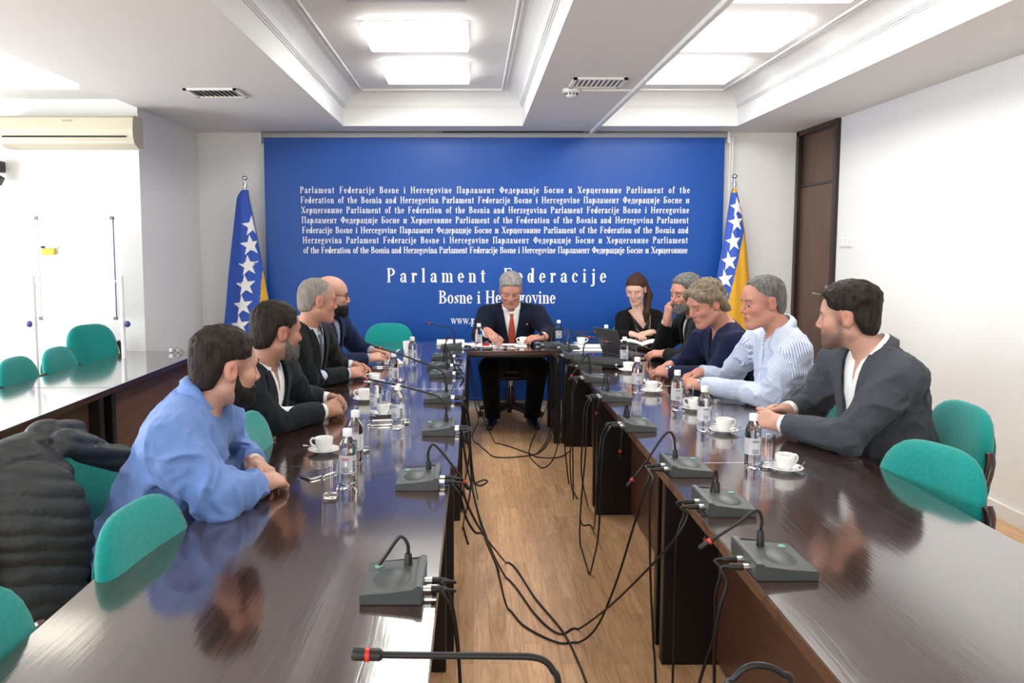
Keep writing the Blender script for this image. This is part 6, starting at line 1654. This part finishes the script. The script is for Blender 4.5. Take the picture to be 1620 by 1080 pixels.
H_beard = hair_mat('black_beard', (0.009, 0.008, 0.008), (0.022, 0.020, 0.020)); H_gbeard = hair_mat('grizzled_beard', (0.06, 0.055, 0.052), (0.15, 0.14, 0.13))

# left row, from the camera
r, i = build_person('person in a light blue shirt leaning on the nearest left table, head turned away', dict(
    pel=(-1.13, 2.60, 0.53), neck=(-0.885, 2.64, 1.055), head=(-0.812, 2.665, 1.155), shR=(-0.915, 2.435, 0.965), shL=(-0.895, 2.84, 0.965),
    elR=(-0.765, 2.425, 0.800), elL=(-0.900, 2.99, 0.80), wrR=(-0.690, 2.61, 0.785), wrL=(-0.770, 2.83, 0.79),
    hdR=(0.45, 0.85, -0.05), hzR=(0.35, -0.15, 0.9), hdL=(0.65, -0.70, -0.05), hzL=(0.3, 0.2, 0.9)),
    dict(bulk=1.10, belly=0.03, s=1.02, skin='pale', look=(0.80, 0.58, -0.12), top='shirt', topmat=M_bshirt, trousers=M_trou, hairmat=H_dark, hair_t=(0.018, 0.005), scalp=0.6, collar=M_bshirt, beard=0.006, beardmat=H_beard, wrinkle=0.018, hem=0.06, arminf=1.5,
         curlR=(0.5, 0.8, 0.5), curlL=(0.5, 0.8, 0.5)))
wrist_band(r, i, 'L', 'white_wrist_wrap', M_shirtw, -0.01, 0.05, 0.036)
r, i = build_person('bearded person in a dark suit and open white collar, hands clasped on the table', dict(
    pel=(-1.13, 3.64, 0.52), neck=(-0.925, 3.585, 1.035), head=(-0.862, 3.585, 1.178), shR=(-0.965, 3.375, 0.955), shL=(-0.90, 3.80, 0.975),
    elR=(-0.885, 3.505, 0.80), elL=(-0.84, 4.01, 0.80), wrR=(-0.690, 3.765, 0.790), wrL=(-0.705, 4.02, 0.795),
    hdR=(0.62, 0.75, 0.05), hzR=(0.55, -0.45, 0.6), hdL=(0.75, -0.62, 0.05), hzL=(0.5, 0.5, 0.6)),
    dict(bulk=1.04, s=1.02, skin='tan', look=(0.78, 0.60, -0.10), topmat=M_dkbl, shirtmat=M_shirtw, trousers=M_trou, hairmat=H_dark, hair_t=(0.016, 0.007), scalp=0.6, collar=M_shirtw, collar_gap=0.6, beard=0.006, beardmat=H_gbeard, wrinkle=0.009, vw=0.085, vlen=0.35,
         curlR=(0.7, 0.9, 0.5), curlL=(0.7, 0.9, 0.5), shirt_neck=(0.02, 0.13)))
r, i = build_person('person with cropped grey hair, charcoal suit and grey tie in the left row', dict(
    pel=(-1.13, 4.74, 0.52), neck=(-0.945, 4.69, 1.09), head=(-0.890, 4.68, 1.243), shR=(-1.005, 4.49, 1.005), shL=(-0.915, 4.90, 1.005),
    elR=(-0.945, 4.61, 0.80), elL=(-0.855, 5.12, 0.80), wrR=(-0.755, 4.90, 0.790), wrL=(-0.75, 5.13, 0.80),
    hdR=(0.70, 0.62, 0.0), hzR=(0.5, -0.5, 0.7), hdL=(0.80, -0.45, 0.0), hzL=(0.4, 0.4, 0.8)),
    dict(s=1.02, skin='ruddy', look=(0.88, 0.42, -0.12), topmat=M_dgrey, shirtmat=M_shirtb, trousers=M_trou, hairmat=hair_mat('cropped_grey_hair', (0.19, 0.165, 0.145), (0.27, 0.24, 0.215)), hair_t=(0.006, 0.0035), face=FACE_MID, scalp_face=FACE_MID, scalp=0.8, scalpcol=(0.30, 0.25, 0.21), browcol=(0.25, 0.22, 0.19), wrinkle=0.007, collar=M_shirtb, tie=M_tieg, vw=0.07, vlen=0.34,
         curlR=(0.35, 0.5, 0.3), curlL=(0.35, 0.5, 0.3)))
r, i = build_person('bald person with black glasses, dark beard and dark blue suit', dict(
    pel=(-1.12, 5.46, 0.52), neck=(-0.985, 5.43, 1.075), head=(-0.935, 5.41, 1.228), shR=(-0.985, 5.23, 0.995), shL=(-0.925, 5.63, 1.005),
    elR=(-0.885, 5.29, 0.80), elL=(-0.815, 5.80, 0.83), wrR=(-0.715, 5.52, 0.795), wrL=(-0.695, 5.72, 0.815),
    hdR=(0.85, 0.45, 0.10), hzR=(0.3, -0.5, 0.8), hdL=(0.85, -0.35, 0.05), hzL=(0.2, 0.5, 0.9)),
    dict(s=1.05, skin='pale', look=(0.97, 0.18, -0.10), topmat=M_nblue, shirtmat=M_plaid, trousers=M_trou, hair='none', scalp=0.55, scalpcol=(0.22, 0.17, 0.14), scalp_face=[(0.3, 0.2), (-0.06, 0.2), (-0.075, 0.10), (-0.02, 0.06), (0.02, 0.045), (0.022, -0.02), (0.004, -0.028), (0.004, -0.005), (0.006, 0.03), (-0.034, 0.034), (-0.044, -0.018), (-0.052, -0.058), (-0.085, -0.070), (-0.30, -0.080), (-0.30, -0.4), (0.3, -0.4)],
         collar=M_plaid, collar_gap=0.6, beard=0.013, beardmat=H_beard, shirt_neck=(0.02, 0.12), curlR=(0.5, 0.7, 0.4), curlL=(0.5, 0.7, 0.4)))
glasses(r, i, M_black)
wrist_band(r, i, 'R', 'bead_bracelet', M_black, 0.02, 0.010, 0.034)

# head of the table
r, i = build_person('person with grey hair in a navy suit and orange-red tie, reading at the head table', dict(
    pel=(0.335, 7.32, 0.54), neck=(0.325, 7.07, 1.035), head=(0.315, 6.955, 1.185), shR=(0.115, 7.08, 0.955), shL=(0.545, 7.08, 0.960),
    elR=(0.050, 6.90, 0.81), elL=(0.655, 6.93, 0.81), wrR=(0.125, 6.75, 0.845), wrL=(0.565, 6.745, 0.805),
    hdR=(0.50, -0.62, -0.45), hzR=(-0.25, -0.45, 0.8), hdL=(-0.92, -0.25, -0.05), hzL=(-0.1, -0.4, 0.9),
    knR=(0.135, 6.88, 0.53), knL=(0.545, 6.88, 0.53), anR=(0.165, 6.99, 0.09), anL=(0.505, 7.0, 0.09)),
    dict(bulk=1.12, belly=0.04, thigh=1.30, wrinkle=0.007, s=1.10, skin='ruddy', look=(-0.02, -0.84, -0.48), topmat=M_navy, shirtmat=M_shirtw, trousers=M_blk, hairmat=H_grey, hair_t=(0.020, 0.008), haircol=(0.14, 0.12, 0.11), collar=M_shirtw, tie=M_tier, vw=0.075, lid=1.0,
         curlR=(0.25, 0.35, 0.25), curlL=(0.35, 0.5, 0.3)))
glasses(r, i, M_chrome, False)
wrist_band(r, i, 'L', 'wrist_watch', M_black, 0.012, 0.018, 0.035, M_pscr)
b = MB(); pz = i['drape'](0.13 * -1, -0.10, 0.010) - i['org']; b.ball(pz, 0.009, 10, 8); b.build('lapel_pin', mat('red_white_pin', (0.6, 0.15, 0.14), 0.3), r)

# right row
def ponytail(hc, MH, hs):
    W = lambda x, y, z: hc + hs * (x * MH[0] + y * MH[1] + z * MH[2])
    return [ell(W(0, -0.098, 0.088), V3(0.036, 0.030, 0.028) * hs, MH, 0.02), cap(W(0, -0.112, 0.078), W(-0.03, -0.135, 0.01), 0.026, 0.036, 0.02), cap(W(-0.03, -0.135, 0.01), W(-0.085, -0.085, -0.10), 0.036, 0.034, 0.02), cap(W(-0.085, -0.085, -0.10), W(-0.085, 0.035, -0.215), 0.034, 0.028, 0.02), cap(W(-0.085, 0.035, -0.215), W(-0.075, 0.07, -0.285), 0.030, 0.010, 0.02)]
r, i = build_person('woman with a brown ponytail, black cardigan and necklace, looking down at open documents', dict(
    pel=(1.45, 7.22, 0.52), neck=(1.415, 7.03, 1.005), head=(1.375, 6.955, 1.190), shR=(1.275, 6.99, 0.935), shL=(1.575, 7.06, 0.940),
    elR=(1.235, 6.90, 0.79), elL=(1.60, 6.95, 0.79), wrR=(1.315, 6.79, 0.825), wrL=(1.475, 6.82, 0.835),
    hdR=(0.62, -0.60, -0.10), hzR=(0.0, -0.35, 0.9), hdL=(-0.92, -0.30, -0.12), hzL=(-0.1, -0.35, 0.9)),
    dict(bulk=0.92, s=0.97, skin='light', female=True, look=(-0.38, -0.82, -0.42), top='cardigan', topmat=M_blk, shirtmat=mat('black_satin', (0.010, 0.010, 0.011), 0.30), trousers=M_blk, hair='tail', hair_extra=ponytail, hairmat=H_brown, hair_t=(0.010, 0.008), messy=0.6, lid=1.0, jaw=0.92, lips=(0.40, 0.12, 0.12), haircol=(0.03, 0.02, 0.016),
         lapel=False, vw=0.095, vlen=0.45, shirt_neck=(0.085, 0.125), cuffs=False, cuff=0.006, wrinkle=0.003, face=[(0.30, 0.085), (0.092, 0.078), (0.066, 0.062), (0.046, 0.030), (0.024, 0.020), (0.016, -0.030), (0.004, -0.030), (-0.030, 0.020), (-0.044, -0.010), (-0.052, -0.045), (-0.30, -0.055), (-0.30, -0.4), (0.30, -0.4)],
         curlR=(0.3, 0.4, 0.3), curlL=(0.35, 0.45, 0.3)))
ch = [i['drape'](0.075 * math.cos(a), -0.02 + 0.15 * (-math.sin(a)) , 0.004 - 0.012) - i['org'] for a in [PI * k / 16 for k in range(17)]]
b = MB(); b.tube(ch, 0.0022, 6); b.build('necklace', mat('gold_chain', (0.75, 0.50, 0.20), 0.3, metal=1.0), r, smooth='all')
r, i = build_person('person with grizzled beard in a black suit, one hand raised to his mouth', dict(
    pel=(1.76, 5.82, 0.52), neck=(1.575, 5.79, 1.065), head=(1.490, 5.76, 1.222), shR=(1.545, 6.00, 0.975), shL=(1.555, 5.57, 0.975),
    elR=(1.375, 5.98, 0.81), elL=(1.420, 5.46, 0.80), wrR=(1.385, 5.84, 1.035), wrL=(1.350, 5.72, 0.800),
    hdR=(0.10, -0.10, 0.95), hzR=(-0.80, -0.50, 0.1), hdL=(-0.90, 0.25, 0.0), hzL=(-0.1, -0.4, 0.9)),
    dict(s=1.06, skin='ruddy', look=(-0.86, -0.42, -0.16), topmat=M_blk, shirtmat=M_shirtw, trousers=M_blk, hairmat=H_salt, hair_t=(0.018, 0.008), haircol=(0.08, 0.075, 0.07), collar=M_shirtw, beard=0.010, beardmat=H_gbeard, vw=0.06,
         curlR=(0.75, 1.1, 0.8), curlL=(0.4, 0.5, 0.3), thumbR=(0.3, 0.5)))
def mophair(hc, MH, hs):
    W = lambda x, y, z: hc + hs * (x * MH[0] + y * MH[1] + z * MH[2])
    P = []
    for sx in (-1, 1):
        P += [cap(W(sx * 0.066, 0.060, 0.070), W(sx * 0.080, 0.010, 0.035), 0.022, 0.020, 0.02), cap(W(sx * 0.076, -0.03, 0.03), W(sx * 0.066, -0.075, -0.060), 0.024, 0.020, 0.02), cap(W(sx * 0.040, 0.080, 0.080), W(sx * 0.064, 0.064, 0.046), 0.014, 0.009, 0.015)]
    P += [cap(W(0, -0.10, 0.02), W(0, -0.092, -0.075), 0.034, 0.026, 0.03), cap(W(-0.035, 0.074, 0.094), W(0.035, 0.074, 0.094), 0.015, 0.015, 0.02)]
    return P
r, i = build_person('person with ash-blond hair in a navy sweater, looking down', dict(
    pel=(1.73, 4.92, 0.52), neck=(1.475, 4.83, 1.075), head=(1.352, 4.765, 1.222), shR=(1.43, 5.04, 0.985), shL=(1.485, 4.62, 0.990),
    elR=(1.345, 5.20, 0.80), elL=(1.375, 4.66, 0.80), wrR=(1.245, 5.17, 0.795), wrL=(1.190, 4.915, 0.792),
    hdR=(-0.75, -0.62, 0.0), hzR=(-0.3, 0.2, 0.9), hdL=(-0.85, 0.45, 0.0), hzL=(-0.3, -0.3, 0.9)),
    dict(bulk=1.06, s=1.05, skin='ruddy', look=(-0.86, -0.30, -0.40), top='sweater', wrinkle=0.011, topmat=M_swe, trousers=M_trou, hair='side', hair_extra=mophair, hairmat=H_blond, hair_t=(0.017, 0.011), messy=1.8, haircol=(0.12, 0.09, 0.07), lid=0.9, nose=1.15, vneck=(0.03, 0.10),
         curlR=(0.5, 0.7, 0.4), curlL=(0.6, 0.8, 0.5)))
wrist_band(r, i, 'L', 'wrist_watch', M_metal, 0.004, 0.016, 0.035, M_chrome)
r, i = build_person('person with short grey hair in a blue and white striped shirt, right table row', dict(
    pel=(1.72, 4.22, 0.53), neck=(1.580, 4.22, 1.125), head=(1.482, 4.205, 1.266), shR=(1.545, 4.43, 1.035), shL=(1.585, 4.01, 1.040),
    elR=(1.445, 4.64, 0.82), elL=(1.480, 4.06, 0.81), wrR=(1.275, 4.60, 0.835), wrL=(1.245, 4.40, 0.805),
    hdR=(-0.85, -0.40, -0.05), hzR=(-0.3, 0.2, 0.9), hdL=(-0.80, 0.50, 0.0), hzL=(-0.4, -0.4, 0.8)),
    dict(bulk=1.06, belly=0.05, s=1.06, skin='ruddy', look=(-0.96, -0.16, -0.16), top='shirt', topmat=M_stripe, trousers=M_trou, hairmat=H_salt, hair_t=(0.011, 0.006), face=FACE_MID, scalp=0.45, scalp_face=FACE_MID, haircol=(0.13, 0.11, 0.10), collar=M_shirtb, collar_gap=0.5, placket=M_shirtb, stripes=True, wrinkle=0.014, hem=0.06, arminf=1.4, lid=0.7, vneck=(0.02, 0.09),
         curlR=(0.6, 0.8, 0.5), curlL=(0.7, 0.9, 0.6)))
wrist_band(r, i, 'L', 'wrist_watch', M_black, 0.004, 0.018, 0.036, M_chrome)
r, i = build_person('dark-haired person in a grey blazer and white shirt, nearest on the right', dict(
    pel=(1.82, 3.37, 0.53), neck=(1.660, 3.385, 1.115), head=(1.562, 3.415, 1.258), shR=(1.615, 3.60, 1.030), shL=(1.670, 3.17, 1.035),
    elR=(1.565, 3.76, 0.82), elL=(1.460, 3.17, 0.805), wrR=(1.400, 3.64, 0.815), wrL=(1.310, 3.445, 0.800),
    hdR=(-0.90, -0.25, 0.15), hzR=(-0.1, 0.45, 0.75), hdL=(-0.72, 0.55, 0.10), hzL=(-0.5, -0.55, 0.5)),
    dict(bulk=1.16, belly=0.05, s=1.08, skin='pale', look=(-0.82, 0.52, -0.10), topmat=M_greyb, shirtmat=M_shirtw, trousers=M_trou, hairmat=H_dark, hair_t=(0.026, 0.0065), scalp=0.6, collar=M_shirtw, collar_gap=0.55, shirt_neck=(0.02, 0.12), stubble=0.85, beardcol=(0.075, 0.048, 0.038), vw=0.085, wrinkle=0.014,
         curlR=(0.6, 0.9, 0.5), curlL=(0.7, 0.95, 0.6)))

# ------------------------------------------------------------------ coats left on chairs
M_puff = mat('black_quilted_nylon', (0.030, 0.033, 0.036), 0.48, spec=0.35, bump=90, bstr=0.3)
def coat(label, prims, h, m, amp, step, seed):
    lo = np.min([p.c - p.r for p in prims], axis=0); base = V3(prims[0].c[0], prims[0].c[1], lo[2])
    t = thing('puffer_jacket' if amp > 0.006 else 'dark_jacket', label, 'jacket', tuple(base))
    def post(P, d):
        n = vnoise(P * 9 + seed); n2 = vnoise(P * 26 + seed)
        ph = (P[:, 2] + 0.25 * (P[:, 1] - base[1]) + 0.018 * n) / step
        return d - amp * (np.abs(np.sin(ph * PI)) ** 0.6 - 0.5) - 0.006 * n - 0.0025 * n2
    V, Q = surfnet(prims, h, post)
    np_mesh('shell', relax(V, Q, 1, 0.3), Q, m, t, base)
    return t
R_ = np.eye(3)
ca, sa = math.cos(0.5), math.sin(0.5); RJ = np.array([[ca, sa, 0], [-sa, ca, 0], [0, 0, 1.0]])
coat('black quilted puffer jacket hung over the teal chair at the left edge', [
    ell((-1.275, 2.315, 0.70), (0.155, 0.075, 0.24), RJ, 0.04), ell((-1.335, 2.40, 0.84), (0.13, 0.085, 0.12), RJ, 0.05),
    cap((-1.40, 2.33, 0.90), (-1.345, 2.55, 0.945), 0.060, 0.050, 0.04), cap((-1.345, 2.55, 0.945), (-1.365, 2.76, 0.915), 0.050, 0.045, 0.03),
    cap((-1.26, 2.50, 0.945), (-1.175, 2.66, 0.855), 0.046, 0.042, 0.02), cap((-1.175, 2.66, 0.855), (-1.12, 2.76, 0.80), 0.042, 0.036, 0.02),
    cap((-1.40, 2.28, 0.90), (-1.385, 2.15, 0.66), 0.060, 0.058, 0.02), cap((-1.385, 2.15, 0.66), (-1.36, 2.10, 0.48), 0.058, 0.050, 0.02),
    ell((-1.29, 2.29, 0.52), (0.16, 0.075, 0.14), RJ, 0.04)], 0.0075, M_puff, 0.011, 0.052, 0.3)
coat('dark jacket hung on the chair behind the striped shirt', [
    cap((1.815, 3.93, 0.90), (1.835, 4.36, 0.905), 0.042, 0.042, 0.02), ell((1.855, 4.10, 0.76), (0.05, 0.17, 0.17), R_, 0.03), cap((1.80, 3.93, 0.90), (1.82, 3.90, 0.70), 0.045, 0.035, 0.02)], 0.008, M_blk, 0.003, 0.09, 5.0)
